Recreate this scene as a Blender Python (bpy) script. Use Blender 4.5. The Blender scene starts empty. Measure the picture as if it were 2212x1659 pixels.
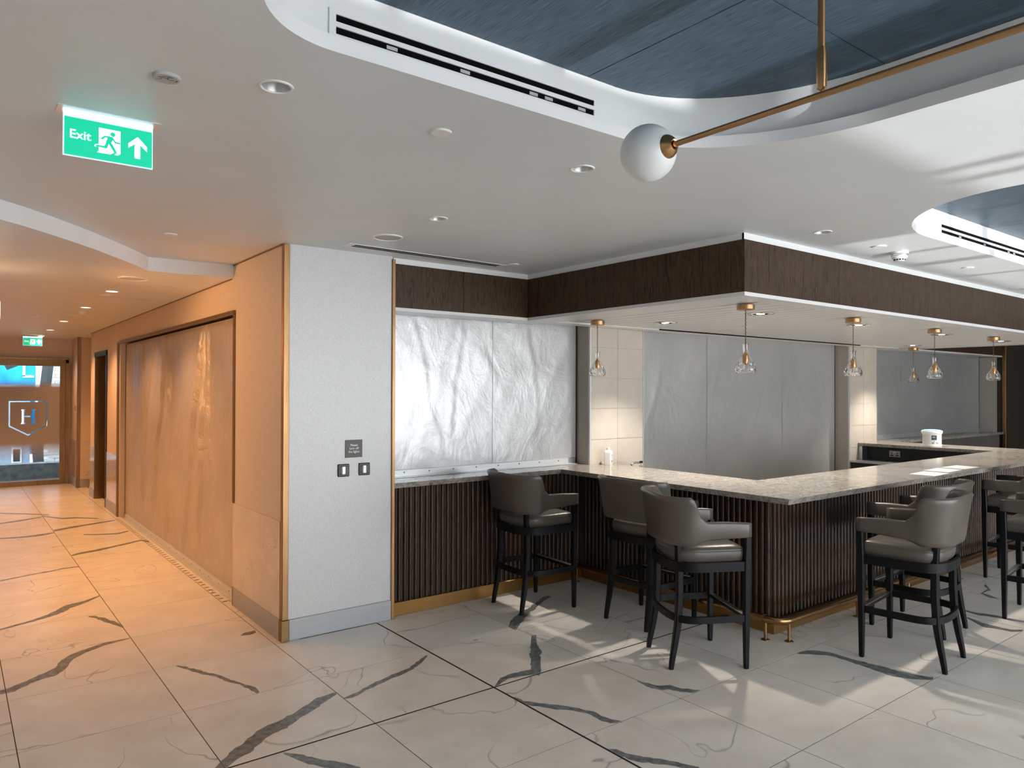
import bpy, bmesh, math, random
from mathutils import Vector, Matrix, noise
from mathutils.geometry import delaunay_2d_cdt

random.seed(7)
S = bpy.context.scene
COL = S.collection
PI = math.pi

# ------------------------------------------------------------------ camera
YAW, PITCH, ROLL, CAM_Z = 0.6553, 0.0081, 0.003, 1.7838
fw = Vector((math.sin(YAW) * math.cos(PITCH), math.cos(YAW) * math.cos(PITCH), math.sin(PITCH)))
rt = Vector((math.cos(YAW), -math.sin(YAW), 0.0))
up = rt.cross(fw)
rt, up = rt * math.cos(ROLL) + up * math.sin(ROLL), up * math.cos(ROLL) - rt * math.sin(ROLL)
cam_data = bpy.data.cameras.new('camera')
cam_data.sensor_width = 36.0
cam_data.sensor_fit = 'HORIZONTAL'
cam_data.lens = 1580.48 / 2212 * 36.0
cam_data.clip_start = 0.02
cam = bpy.data.objects.new('camera', cam_data)
COL.objects.link(cam)
m = Matrix.Identity(4)
for i in range(3):
    m[i][0], m[i][1], m[i][2] = rt[i], up[i], -fw[i]
m[2][3] = CAM_Z
cam.matrix_world = m
S.camera = cam

# ------------------------------------------------------------------ view, world, daylight
S.view_settings.view_transform = 'Standard'
S.view_settings.look = 'None'
S.view_settings.gamma = 1.0
S.view_settings.use_curve_mapping = False
S.view_settings.exposure = 0.28
S.cycles.use_denoising = True
S.cycles.sample_clamp_indirect = 6.0
S.cycles.caustics_reflective = False
S.cycles.caustics_refractive = False
S.cycles.max_bounces = 10
S.cycles.diffuse_bounces = 5

WORLD_STRENGTH = 7.4
w = bpy.data.worlds.new('sky')
S.world = w
w.use_nodes = True
wb = w.node_tree.nodes['Background']
wb.inputs[0].default_value = (0.93, 0.965, 1.0, 1)
wb.inputs[1].default_value = WORLD_STRENGTH

# added upward sun lamp, standing in for sunlight reflected up from outside
sun = bpy.data.lights.new('bounced_sun', 'SUN')
sun.energy = 3.6
sun.angle = math.radians(0.7)
sun.color = (0.95, 0.98, 1.0)
sun_o = bpy.data.objects.new('bounced_sun', sun)
COL.objects.link(sun_o)
sd = Vector((0.0, math.cos(math.radians(20.0)), math.sin(math.radians(20.0))))
sun_o.rotation_euler = sd.to_track_quat('-Z', 'Y').to_euler()

BAR_SPOT_W = 135.0
CORR_SPOT_W = 118.0
BAR_COL = (1.0, 0.90, 0.78)
CORR_COL = (1.0, 0.47, 0.17)

# ------------------------------------------------------------------ materials
MATS = {}

def pm(name, col, rough=0.5, metal=0.0, spec=0.5, coat=0.0, emit=None, es=0.0, trans=0.0, ior=1.45, aniso=0.0):
    mt = bpy.data.materials.new(name)
    mt.use_nodes = True
    b = mt.node_tree.nodes['Principled BSDF']
    b.inputs['Base Color'].default_value = (*col, 1)
    b.inputs['Roughness'].default_value = rough
    b.inputs['Metallic'].default_value = metal
    b.inputs['Specular IOR Level'].default_value = spec
    b.inputs['Coat Weight'].default_value = coat
    b.inputs['Transmission Weight'].default_value = trans
    b.inputs['IOR'].default_value = ior
    b.inputs['Anisotropic'].default_value = aniso
    if emit:
        b.inputs['Emission Color'].default_value = (*emit, 1)
        b.inputs['Emission Strength'].default_value = es
    MATS[name] = mt
    return mt

class N:
    """small node graph helper around a material"""
    def __init__(self, mt):
        self.t = mt.node_tree
        self.b = self.t.nodes['Principled BSDF']
    def new(self, kind, **kw):
        n = self.t.nodes.new(kind)
        for k, v in kw.items():
            setattr(n, k, v)
        return n
    def link(self, a, b):
        self.t.links.new(a, b)
    def coords(self, scale=(1, 1, 1), world=True, rnd=0.0):
        if world:
            src = self.new('ShaderNodeNewGeometry').outputs['Position']
        else:
            src = self.new('ShaderNodeTexCoord').outputs['Object']
        if rnd:
            oi = self.new('ShaderNodeObjectInfo')
            mu = self.new('ShaderNodeMath', operation='MULTIPLY')
            mu.inputs[1].default_value = rnd
            self.link(oi.outputs['Random'], mu.inputs[0])
            va = self.new('ShaderNodeVectorMath', operation='ADD')
            self.link(src, va.inputs[0])
            self.link(mu.outputs[0], va.inputs[1])
            src = va.outputs[0]
        mp = self.new('ShaderNodeMapping')
        mp.inputs['Scale'].default_value = scale
        self.link(src, mp.inputs[0])
        return mp.outputs[0]
    def noise(self, vec, scale=5, detail=4, rough=0.5, dist=0.0):
        n = self.new('ShaderNodeTexNoise')
        n.inputs['Scale'].default_value = scale
        n.inputs['Detail'].default_value = detail
        n.inputs['Roughness'].default_value = rough
        n.inputs['Distortion'].default_value = dist
        self.link(vec, n.inputs['Vector'])
        return n.outputs['Fac']
    def ramp(self, fac, stops):
        r = self.new('ShaderNodeValToRGB')
        e = r.color_ramp.elements
        while len(e) < len(stops):
            e.new(0.5)
        for el, (p, c) in zip(e, stops):
            el.position = p
            el.color = (*c, 1) if len(c) == 3 else c
        self.link(fac, r.inputs[0])
        return r.outputs[0]
    def mix(self, fac, a, b, mode='MIX'):
        n = self.new('ShaderNodeMix', data_type='RGBA', blend_type=mode)
        if isinstance(fac, float):
            n.inputs[0].default_value = fac
        else:
            self.link(fac, n.inputs[0])
        for sock, v in ((n.inputs[6], a), (n.inputs[7], b)):
            if isinstance(v, tuple):
                sock.default_value = (*v, 1)
            else:
                self.link(v, sock)
        return n.outputs[2]
    def bump(self, h, strength=0.2, dist=0.01):
        n = self.new('ShaderNodeBump')
        n.inputs['Strength'].default_value = strength
        n.inputs['Distance'].default_value = dist
        self.link(h, n.inputs['Height'])
        self.link(n.outputs[0], self.b.inputs['Normal'])
    def base(self, c):
        self.link(c, self.b.inputs['Base Color'])
    def rough(self, r):
        self.link(r, self.b.inputs['Roughness'])

def mat_speckle(name, c1, c2, scale, rough, metal=0.0, bump=0.0, stretch=(1, 1, 1), detail=4, spec=0.5, world=True, rnd=0.0, coat=0.0, lo=0.3, hi=0.7):
    mt = pm(name, c1, rough, metal, spec, coat)
    g = N(mt)
    f = g.noise(g.coords(stretch, world, rnd), scale, detail)
    g.base(g.ramp(f, [(lo, c1), (hi, c2)]))
    if bump:
        g.bump(f, bump, 0.004)
    return mt

mat_speckle('ceiling_paint', (0.69, 0.715, 0.725), (0.72, 0.745, 0.755), 3, 0.40, bump=0.02, spec=0.35)
mat_speckle('white_paint', (0.80, 0.81, 0.81), (0.83, 0.84, 0.84), 4, 0.45, spec=0.3)
mat_speckle('wallcovering_silver', (0.50, 0.50, 0.498), (0.65, 0.648, 0.642), 260, 0.42, metal=0.15, bump=0.12, stretch=(0.35, 0.35, 1.0), spec=0.5)
mat_speckle('wallcovering_warm_lit', (0.60, 0.50, 0.41), (0.70, 0.60, 0.50), 240, 0.6, bump=0.12, stretch=(0.35, 0.35, 1.0), spec=0.25)  # column wallcovering again, with the warm lamp light put into its colour
mat_speckle('soffit_white', (0.72, 0.72, 0.71), (0.76, 0.76, 0.75), 4, 0.32, spec=0.5)
mat_speckle('cream_tile', (0.50, 0.455, 0.395), (0.54, 0.495, 0.43), 8, 0.3, rnd=9)
pm('grey_side', (0.40, 0.37, 0.33), 0.55)
pm('grout_dark', (0.03, 0.03, 0.03), 0.8)
pm('grout_cream', (0.45, 0.41, 0.36), 0.8)
pm('black_joint', (0.006, 0.006, 0.006), 0.7)
mat_speckle('skirting_metal', (0.36, 0.37, 0.38), (0.40, 0.41, 0.42), 40, 0.38, metal=0.35, stretch=(0.1, 0.1, 4))
mat_speckle('bronze_trim', (0.24, 0.13, 0.06), (0.33, 0.19, 0.09), 30, 0.36, metal=1.0, stretch=(1, 1, 0.1))
mat_speckle('bronze_dark', (0.20, 0.12, 0.05), (0.26, 0.16, 0.07), 30, 0.38, metal=0.8, stretch=(1, 1, 0.1))
mat_speckle('brass_kick', (0.27, 0.14, 0.045), (0.38, 0.21, 0.075), 6, 0.34, metal=0.9, stretch=(0.3, 0.3, 1))
pm('brass', (0.58, 0.33, 0.15), 0.25, 1.0)
pm('bronze_rail', (0.34, 0.19, 0.08), 0.27, 1.0)
pm('brass_satin', (0.50, 0.29, 0.14), 0.36, 1.0)
pm('chrome', (0.85, 0.85, 0.86), 0.12, 1.0)
pm('steel', (0.62, 0.63, 0.64), 0.3, 1.0)
mat_speckle('alu', (0.66, 0.68, 0.69), (0.72, 0.74, 0.75), 60, 0.36, metal=0.6, stretch=(0.05, 0.05, 1))
pm('black_metal', (0.012, 0.012, 0.012), 0.4)
pm('black_plastic', (0.010, 0.011, 0.012), 0.25)
pm('black_void', (0.003, 0.003, 0.003), 0.9, spec=0.1)
pm('black_rubber', (0.01, 0.01, 0.01), 0.6)
pm('white_plastic', (0.80, 0.80, 0.78), 0.35)
pm('white_rocker', (0.90, 0.92, 0.92), 0.3, emit=(0.9, 0.95, 1.0), es=0.25)  # white plastic with a faint glow of its own added
mat_speckle('paper', (0.60, 0.61, 0.62), (0.66, 0.67, 0.68), 120, 0.7)
pm('sign_brown', (0.085, 0.072, 0.062), 0.4)
pm('sign_white', (0.85, 0.85, 0.85), 0.5)
pm('speaker_grille', (0.50, 0.50, 0.50), 0.6)
pm('dark_panel', (0.020, 0.016, 0.013), 0.45)
pm('dark_wall', (0.055, 0.043, 0.033), 0.6)
pm('black_wood', (0.004, 0.0045, 0.005), 0.42, spec=0.22)
pm('opal_glass', (0.78, 0.80, 0.80), 0.35, coat=0.15)
pm('cut_glass', (1, 1, 1), 0.02, trans=1.0, ior=1.46)
pm('clear_glass', (0.95, 0.98, 0.98), 0.0, trans=1.0, ior=1.02, spec=0.8)
pm('acrylic', (0.80, 0.93, 1.0), 0.1, trans=0.75, ior=1.2, emit=(0.55, 0.80, 1.0), es=0.5)
pm('exit_green', (0.0, 0.36, 0.20), 0.35, emit=(0.0, 0.62, 0.36), es=0.62)
pm('exit_white', (0.85, 0.95, 0.95), 0.4, emit=(0.86, 0.97, 1.0), es=0.75)
pm('exit_led', (0.8, 0.95, 1.0), 0.4, emit=(0.62, 0.86, 1.0), es=6.0)
pm('lamp_on', (1, 1, 1), 0.4, emit=(1.0, 0.93, 0.82), es=30.0)
pm('lamp_bar', (1, 1, 1), 0.4, emit=(1.0, 0.94, 0.86), es=18.0)
pm('lamp_off', (0.55, 0.55, 0.54), 0.3)
pm('sconce_shade', (0.9, 0.8, 0.65), 0.6, emit=(1.0, 0.72, 0.40), es=3.0)
mat_speckle('reflector', (0.58, 0.58, 0.57), (0.66, 0.66, 0.65), 30, 0.35, metal=0.5)
pm('bottle_white', (0.86, 0.85, 0.82), 0.35)
pm('label_blue', (0.25, 0.45, 0.62), 0.5)
pm('label_dark', (0.02, 0.04, 0.06), 0.4)
pm('label_grey', (0.35, 0.35, 0.35), 0.5)
pm('lid_blue', (0.14, 0.52, 0.70), 0.35)
pm('tub_clear', (0.72, 0.72, 0.70), 0.25, spec=0.5)
pm('socket_plate', (0.45, 0.44, 0.42), 0.3, 0.6)
mat_speckle('hoarding_blue', (0.0, 0.20, 0.46), (0.02, 0.42, 0.66), 2.2, 0.7, stretch=(1, 1, 0.6), detail=6)
pm('street_dark', (0.02, 0.03, 0.035), 0.8)
mat_speckle('street_stone', (0.05, 0.065, 0.075), (0.12, 0.14, 0.15), 9, 0.7)
pm('street_white', (0.75, 0.82, 0.86), 0.6)
mat_speckle('street_render', (0.22, 0.32, 0.45), (0.30, 0.42, 0.55), 6, 0.8)
mat_speckle('street_brick', (0.42, 0.48, 0.55), (0.62, 0.68, 0.74), 30, 0.8, stretch=(0.4, 1, 1.5))

# ceiling panels: brushed blue steel
mt = pm('blue_steel', (0.03, 0.06, 0.09), 0.45, 0.0, spec=0.3)
g = N(mt)
f = g.noise(g.coords((420.0, 9.0, 1.0)), 1.0, 4)
g.base(g.ramp(f, [(0.30, (0.020, 0.038, 0.055)), (0.72, (0.080, 0.130, 0.178))]))
g.rough(g.ramp(f, [(0.3, (0.50,) * 3), (0.7, (0.34,) * 3)]))
g.bump(f, 0.15, 0.002)

# marble floor tile + its heavy veins
def marble(name, base1, base2, vein, rough, amount=0.5, scale=1.0, rnd=37.0):
    mt = pm(name, base1, rough, spec=0.5)
    g = N(mt)
    co = g.coords((1, 1, 1), True, rnd)
    cloud = g.noise(co, 3.2 * scale, 5, 0.55)
    fine = g.noise(co, 42 * scale, 4, 0.6)
    v = g.noise(co, 1.25 * scale, 3.2, 0.42, 0.7)
    sub = g.new('ShaderNodeMath', operation='SUBTRACT'); sub.inputs[1].default_value = 0.5
    g.link(v, sub.inputs[0])
    ab = g.new('ShaderNodeMath', operation='ABSOLUTE'); g.link(sub.outputs[0], ab.inputs[0])
    line = g.ramp(ab.outputs[0], [(0.0, (1, 1, 1)), (0.0055, (0, 0, 0))])
    gate = g.ramp(g.noise(co, 1.6 * scale, 2), [(0.44, (0, 0, 0)), (0.60, (amount,) * 3)])
    lm = g.mix(1.0, line, gate, 'MULTIPLY')
    bc = g.ramp(cloud, [(0.30, base1), (0.70, base2)])
    bc = g.mix(g.ramp(fine, [(0.60, (0, 0, 0)), (0.80, (0.28,) * 3)]), bc, tuple(c * 0.72 for c in base1))
    g.base(g.mix(lm, bc, vein))
    return mt
marble('marble', (0.69, 0.645, 0.58), (0.80, 0.755, 0.69), (0.20, 0.20, 0.20), 0.26, 0.7)
marble('marble_dado', (0.56, 0.50, 0.44), (0.64, 0.58, 0.52), (0.26, 0.22, 0.20), 0.10, 0.6, 1.6)
mat_speckle('vein_stone', (0.075, 0.085, 0.085), (0.26, 0.275, 0.27), 26, 0.32, detail=9, stretch=(1, 1, 1))

# granite counter
mt = pm('granite', (0.5, 0.48, 0.45), 0.13, spec=0.5)
g = N(mt)
co = g.coords((1.1, 2.4, 1.6), True)
a = g.noise(co, 6.5, 9, 0.70, 1.8)
b2 = g.noise(co, 46, 6, 0.65, 0.4)
c1 = g.ramp(a, [(0.30, (0.09, 0.08, 0.07)), (0.43, (0.26, 0.235, 0.205)), (0.58, (0.42, 0.39, 0.355)), (0.72, (0.20, 0.185, 0.165))])
g.base(g.mix(g.ramp(b2, [(0.52, (0, 0, 0)), (0.70, (0.75,) * 3)]), c1, (0.11, 0.095, 0.08)))

# woods
def wood(name, dark, light, rough, coat, stretch, scale=3.0, rnd=0.0):
    mt = pm(name, dark, rough, coat=coat)
    g = N(mt)
    co = g.coords(stretch, True, rnd)
    a = g.noise(co, scale, 8, 0.62, 2.2)
    b = g.noise(co, scale * 9, 4, 0.6)
    c = g.ramp(a, [(0.30, dark), (0.52, light), (0.62, dark), (0.78, light)])
    g.base(g.mix(g.ramp(b, [(0.45, (0, 0, 0)), (0.75, (0.6,) * 3)]), c, tuple(x * 0.55 for x in dark)))
    g.bump(b, 0.10, 0.003)
    return mt
wood('wood_fascia', (0.024, 0.014, 0.008), (0.084, 0.051, 0.031), 0.42, 0.0, (9, 9, 0.7), rnd=11)
MATS['wood_fascia'].node_tree.nodes['Principled BSDF'].inputs['Specular IOR Level'].default_value = 0.25
wood('wood_flute', (0.026, 0.013, 0.007), (0.068, 0.036, 0.020), 0.18, 0.0, (9, 9, 0.6), rnd=5)
MATS['wood_flute'].node_tree.nodes['Principled BSDF'].inputs['Specular IOR Level'].default_value = 0.45

# leather
mt = pm('leather', (0.105, 0.092, 0.080), 0.33, spec=0.5)
g = N(mt)
co = g.coords((1, 1, 1), False)
f = g.noise(co, 3, 1)
g.base(g.ramp(f, [(0.3, (0.086, 0.073, 0.062)), (0.7, (0.104, 0.089, 0.076))]))
g.rough(g.ramp(f, [(0.3, (0.30,) * 3), (0.7, (0.34,) * 3)]))
g.bump(g.noise(co, 160, 2, 0.5, 0.0), 0.04, 0.002)

# fire curtain cloth
def cloth(name, c1, c2, rough, bump_s=0.15):
    mt = pm(name, c1, rough, 0.5, spec=0.5)
    g = N(mt)
    co = g.coords((1, 1, 1))
    f = g.noise(co, 2.0, 5)
    weave = g.noise(g.coords((220, 220, 220)), 1.0, 1)
    g.base(g.mix(0.18, g.ramp(f, [(0.3, c1), (0.7, c2)]), weave))
    cr = g.noise(g.coords((1.0, 1.0, 0.7)), 3.2, 8, 0.58, 2.4)
    fine = g.noise(g.coords((1.0, 1.0, 0.8)), 13, 6, 0.6, 1.8)
    ad = g.new('ShaderNodeMath', operation='MULTIPLY_ADD')
    g.link(fine, ad.inputs[0]); ad.inputs[1].default_value = 0.26; g.link(cr, ad.inputs[2])
    g.bump(ad.outputs[0], bump_s, 0.035)
    return mt
cloth('curtain_cloth', (0.52, 0.53, 0.535), (0.60, 0.605, 0.61), 0.33)
cloth('curtain_cloth_tan', (0.50, 0.45, 0.40), (0.60, 0.54, 0.48), 0.36, 0.65)

# frosted door film, fading out at both ends
mt = pm('frost_film', (0.42, 0.41, 0.40), 0.55)
g = N(mt)
ge = g.coords((1, 1, 1))
sx = g.new('ShaderNodeSeparateXYZ'); g.link(ge, sx.inputs[0])
al = g.ramp(sx.outputs['Z'], [(0.0, (0, 0, 0)), (0.25, (0, 0, 0)), (0.0, (1, 1, 1)), (1.0, (1, 1, 1))])
al_node = al.node
mr = g.new('ShaderNodeMapRange'); mr.inputs['From Min'].default_value = 0.45; mr.inputs['From Max'].default_value = 1.95
g.link(sx.outputs['Z'], mr.inputs['Value'])
g.link(mr.outputs[0], al_node.inputs[0])
els = al_node.color_ramp.elements
for el, (p, v) in zip(els, [(0.0, 0.0), (0.22, 1.0), (0.90, 1.0), (1.0, 0.0)]):
    el.position = p
    el.color = (v, v, v, 1)
g.link(al, g.b.inputs['Alpha'])

def mat(n):
    return MATS[n]

# ------------------------------------------------------------------ mesh helpers
def box(bm, x0, x1, y0, y1, z0, z1):
    v = [bm.verts.new((x, y, z)) for z in (z0, z1) for y in (y0, y1) for x in (x0, x1)]
    for f in ((0, 2, 3, 1), (4, 5, 7, 6), (0, 1, 5, 4), (2, 6, 7, 3), (0, 4, 6, 2), (1, 3, 7, 5)):
        bm.faces.new([v[i] for i in f])
    return v

def bbox(x0, x1, y0, y1, z0, z1, bevel=0.0, seg=1):
    bm = bmesh.new()
    box(bm, x0, x1, y0, y1, z0, z1)
    if bevel:
        bmesh.ops.bevel(bm, geom=bm.edges[:], offset=bevel, segments=seg, affect='EDGES', profile=0.5)
    return bm

def lathe(prof, n=32, bm=None, c=(0, 0, 0), mod=None):
    bm = bm or bmesh.new()
    rings = []
    for r, z in prof:
        if r < 1e-6:
            rings.append([bm.verts.new((c[0], c[1], c[2] + z))])
        else:
            ring = []
            for k in range(n):
                a = 2 * PI * k / n
                rr = r + (mod(a, z) if mod else 0.0)
                ring.append(bm.verts.new((c[0] + rr * math.cos(a), c[1] + rr * math.sin(a), c[2] + z)))
            rings.append(ring)
    for a, b in zip(rings, rings[1:]):
        for k in range(n):
            k2 = (k + 1) % n
            if len(a) == 1 and len(b) == 1:
                continue
            if len(a) == 1:
                bm.faces.new((a[0], b[k2], b[k]))
            elif len(b) == 1:
                bm.faces.new((a[k], a[k2], b[0]))
            else:
                bm.faces.new((a[k], a[k2], b[k2], b[k]))
    bmesh.ops.recalc_face_normals(bm, faces=bm.faces[:])
    return bm

def tube(path, r, n=12, bm=None, closed=False, taper=None):
    bm = bm or bmesh.new()
    P = [Vector(p) for p in path]
    rings = []
    for i, p in enumerate(P):
        a = P[i - 1] if i > 0 else (P[-1] if closed else p)
        b = P[i + 1] if i < len(P) - 1 else (P[0] if closed else p)
        t = (b - a).normalized()
        ref = Vector((0, 0, 1)) if abs(t.z) < 0.9 else Vector((1, 0, 0))
        u = t.cross(ref).normalized()
        v = u.cross(t)
        rr = r * (taper[i] if taper else 1)
        rings.append([bm.verts.new(p + (u * math.cos(2 * PI * k / n) + v * math.sin(2 * PI * k / n)) * rr) for k in range(n)])
    pairs = list(zip(rings, rings[1:]))
    if closed:
        pairs.append((rings[-1], rings[0]))
    for a, b in pairs:
        for k in range(n):
            bm.faces.new((a[k], a[(k + 1) % n], b[(k + 1) % n], b[k]))
    if not closed:
        bm.faces.new(rings[0][::-1]); bm.faces.new(rings[-1])
    bmesh.ops.recalc_face_normals(bm, faces=bm.faces[:])
    return bm

def prism(poly, z0, z1, bm=None, inset=None):
    """vertical prism; inset = polygon used for the bottom"""
    bm = bm or bmesh.new()
    low = inset or poly
    a = [bm.verts.new((x, y, z0)) for x, y in low]
    b = [bm.verts.new((x, y, z1)) for x, y in poly]
    n = len(poly)
    for i in range(n):
        j = (i + 1) % n
        bm.faces.new((a[i], a[j], b[j], b[i]))
    fb = bm.faces.new(a[::-1]); ft = bm.faces.new(b)
    bmesh.ops.triangulate(bm, faces=[fb, ft])
    bmesh.ops.recalc_face_normals(bm, faces=bm.faces[:])
    return bm

def inside(p, poly):
    x, y = p
    r = False
    n = len(poly)
    for i in range(n):
        x1, y1 = poly[i]; x2, y2 = poly[(i + 1) % n]
        if (y1 > y) != (y2 > y) and x < (x2 - x1) * (y - y1) / (y2 - y1) + x1:
            r = not r
    return r

def cdt(polys):
    vs, es = [], []
    for p in polys:
        o = len(vs); n = len(p)
        vs += [Vector(q) for q in p]
        es += [(o + i, o + (i + 1) % n) for i in range(n)]
    r = delaunay_2d_cdt(vs, es, [], 0, 1e-5)
    return r[0], r[2]

def plate(outer, holes, z, down=True, bm=None):
    bm = bm or bmesh.new()
    vs, fs = cdt([outer] + holes)
    V = [bm.verts.new((v.x, v.y, z)) for v in vs]
    for f in fs:
        c = (sum(vs[i].x for i in f) / len(f), sum(vs[i].y for i in f) / len(f))
        if inside(c, outer) and not any(inside(c, h) for h in holes):
            bm.faces.new([V[i] for i in (f[::-1] if down else f)])
    bmesh.ops.delete(bm, geom=[v for v in bm.verts if not v.link_faces], context='VERTS')
    return bm

def circle(cx, cy, r, n=28):
    return [(cx + r * math.cos(2 * PI * k / n), cy + r * math.sin(2 * PI * k / n)) for k in range(n)]

def obj(name, bm, mname, parent=None, smooth=False, loc=None, keep=False):
    me = bpy.data.meshes.new(name)
    bm.to_mesh(me); bm.free()
    for mn in (mname if isinstance(mname, (list, tuple)) else [mname]):
        me.materials.append(mat(mn))
    if smooth:
        me.shade_smooth()
        try:
            me.set_sharp_from_angle(angle=math.radians(38))
        except Exception:
            pass
    o = bpy.data.objects.new(name, me)
    COL.objects.link(o)
    if parent:
        o.parent = parent
    if loc:
        o.location = loc
    return o

def link(name, me, parent=None, loc=(0, 0, 0), rot=(0, 0, 0)):
    o = bpy.data.objects.new(name, me)
    COL.objects.link(o)
    if parent:
        o.parent = parent
    o.location = loc
    o.rotation_euler = rot
    return o

def tag(o, label, cat, group=None):
    o['label'] = label
    o['category'] = cat
    if group:
        o['group'] = group
    return o

def thing(name, label, cat, loc=(0, 0, 0), rz=0.0, group=None):
    o = bpy.data.objects.new(name, None)
    o.empty_display_size = 0.1
    COL.objects.link(o)
    o.location = loc
    o.rotation_euler = (0, 0, rz)
    return tag(o, label, cat, group)

def struct(name, bm, mname, parent=None, smooth=False):
    o = obj(name, bm, mname, parent, smooth)
    if not parent:
        o['kind'] = 'structure'
    return o

def struct_root(name, loc=(0, 0, 0)):
    o = bpy.data.objects.new(name, None)
    o.empty_display_size = 0.1
    COL.objects.link(o)
    o.location = loc
    o['kind'] = 'structure'
    return o

def dup(root, loc, rz=None, label=None):
    r = root.copy(); COL.objects.link(r)
    r.location = loc
    if rz is not None:
        r.rotation_euler = (0, 0, rz)
    if label:
        r['label'] = label
    for ch in root.children:
        c = ch.copy(); COL.objects.link(c); c.parent = r
        for gch in ch.children:
            d = gch.copy(); COL.objects.link(d); d.parent = c
    return r

def spot(parent, loc, watts, col, size_deg, blend, radius=0.03, target=None, name='lamp'):
    l = bpy.data.lights.new(name, 'SPOT')
    l.energy = watts; l.color = col
    l.spot_size = math.radians(size_deg); l.spot_blend = blend
    l.shadow_soft_size = radius
    o = bpy.data.objects.new(name, l)
    COL.objects.link(o)
    o.parent = parent
    o.location = loc
    if target:
        o.rotation_euler = (Vector(target) - Vector(loc)).to_track_quat('-Z', 'Y').to_euler()
    return o

def text_mesh(body, size, align='CENTER'):
    cu = bpy.data.curves.new('text', 'FONT')
    cu.body = body; cu.size = size; cu.align_x = align; cu.align_y = 'CENTER'
    cu.space_line = 1.0; cu.extrude = 0.0006; cu.offset = size * 0.012
    o = bpy.data.objects.new('text', cu)
    COL.objects.link(o)
    bpy.context.view_layer.update()
    me = bpy.data.meshes.new_from_object(o)
    bpy.data.objects.remove(o); bpy.data.curves.remove(cu)
    me.materials.clear()
    return me

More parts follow.
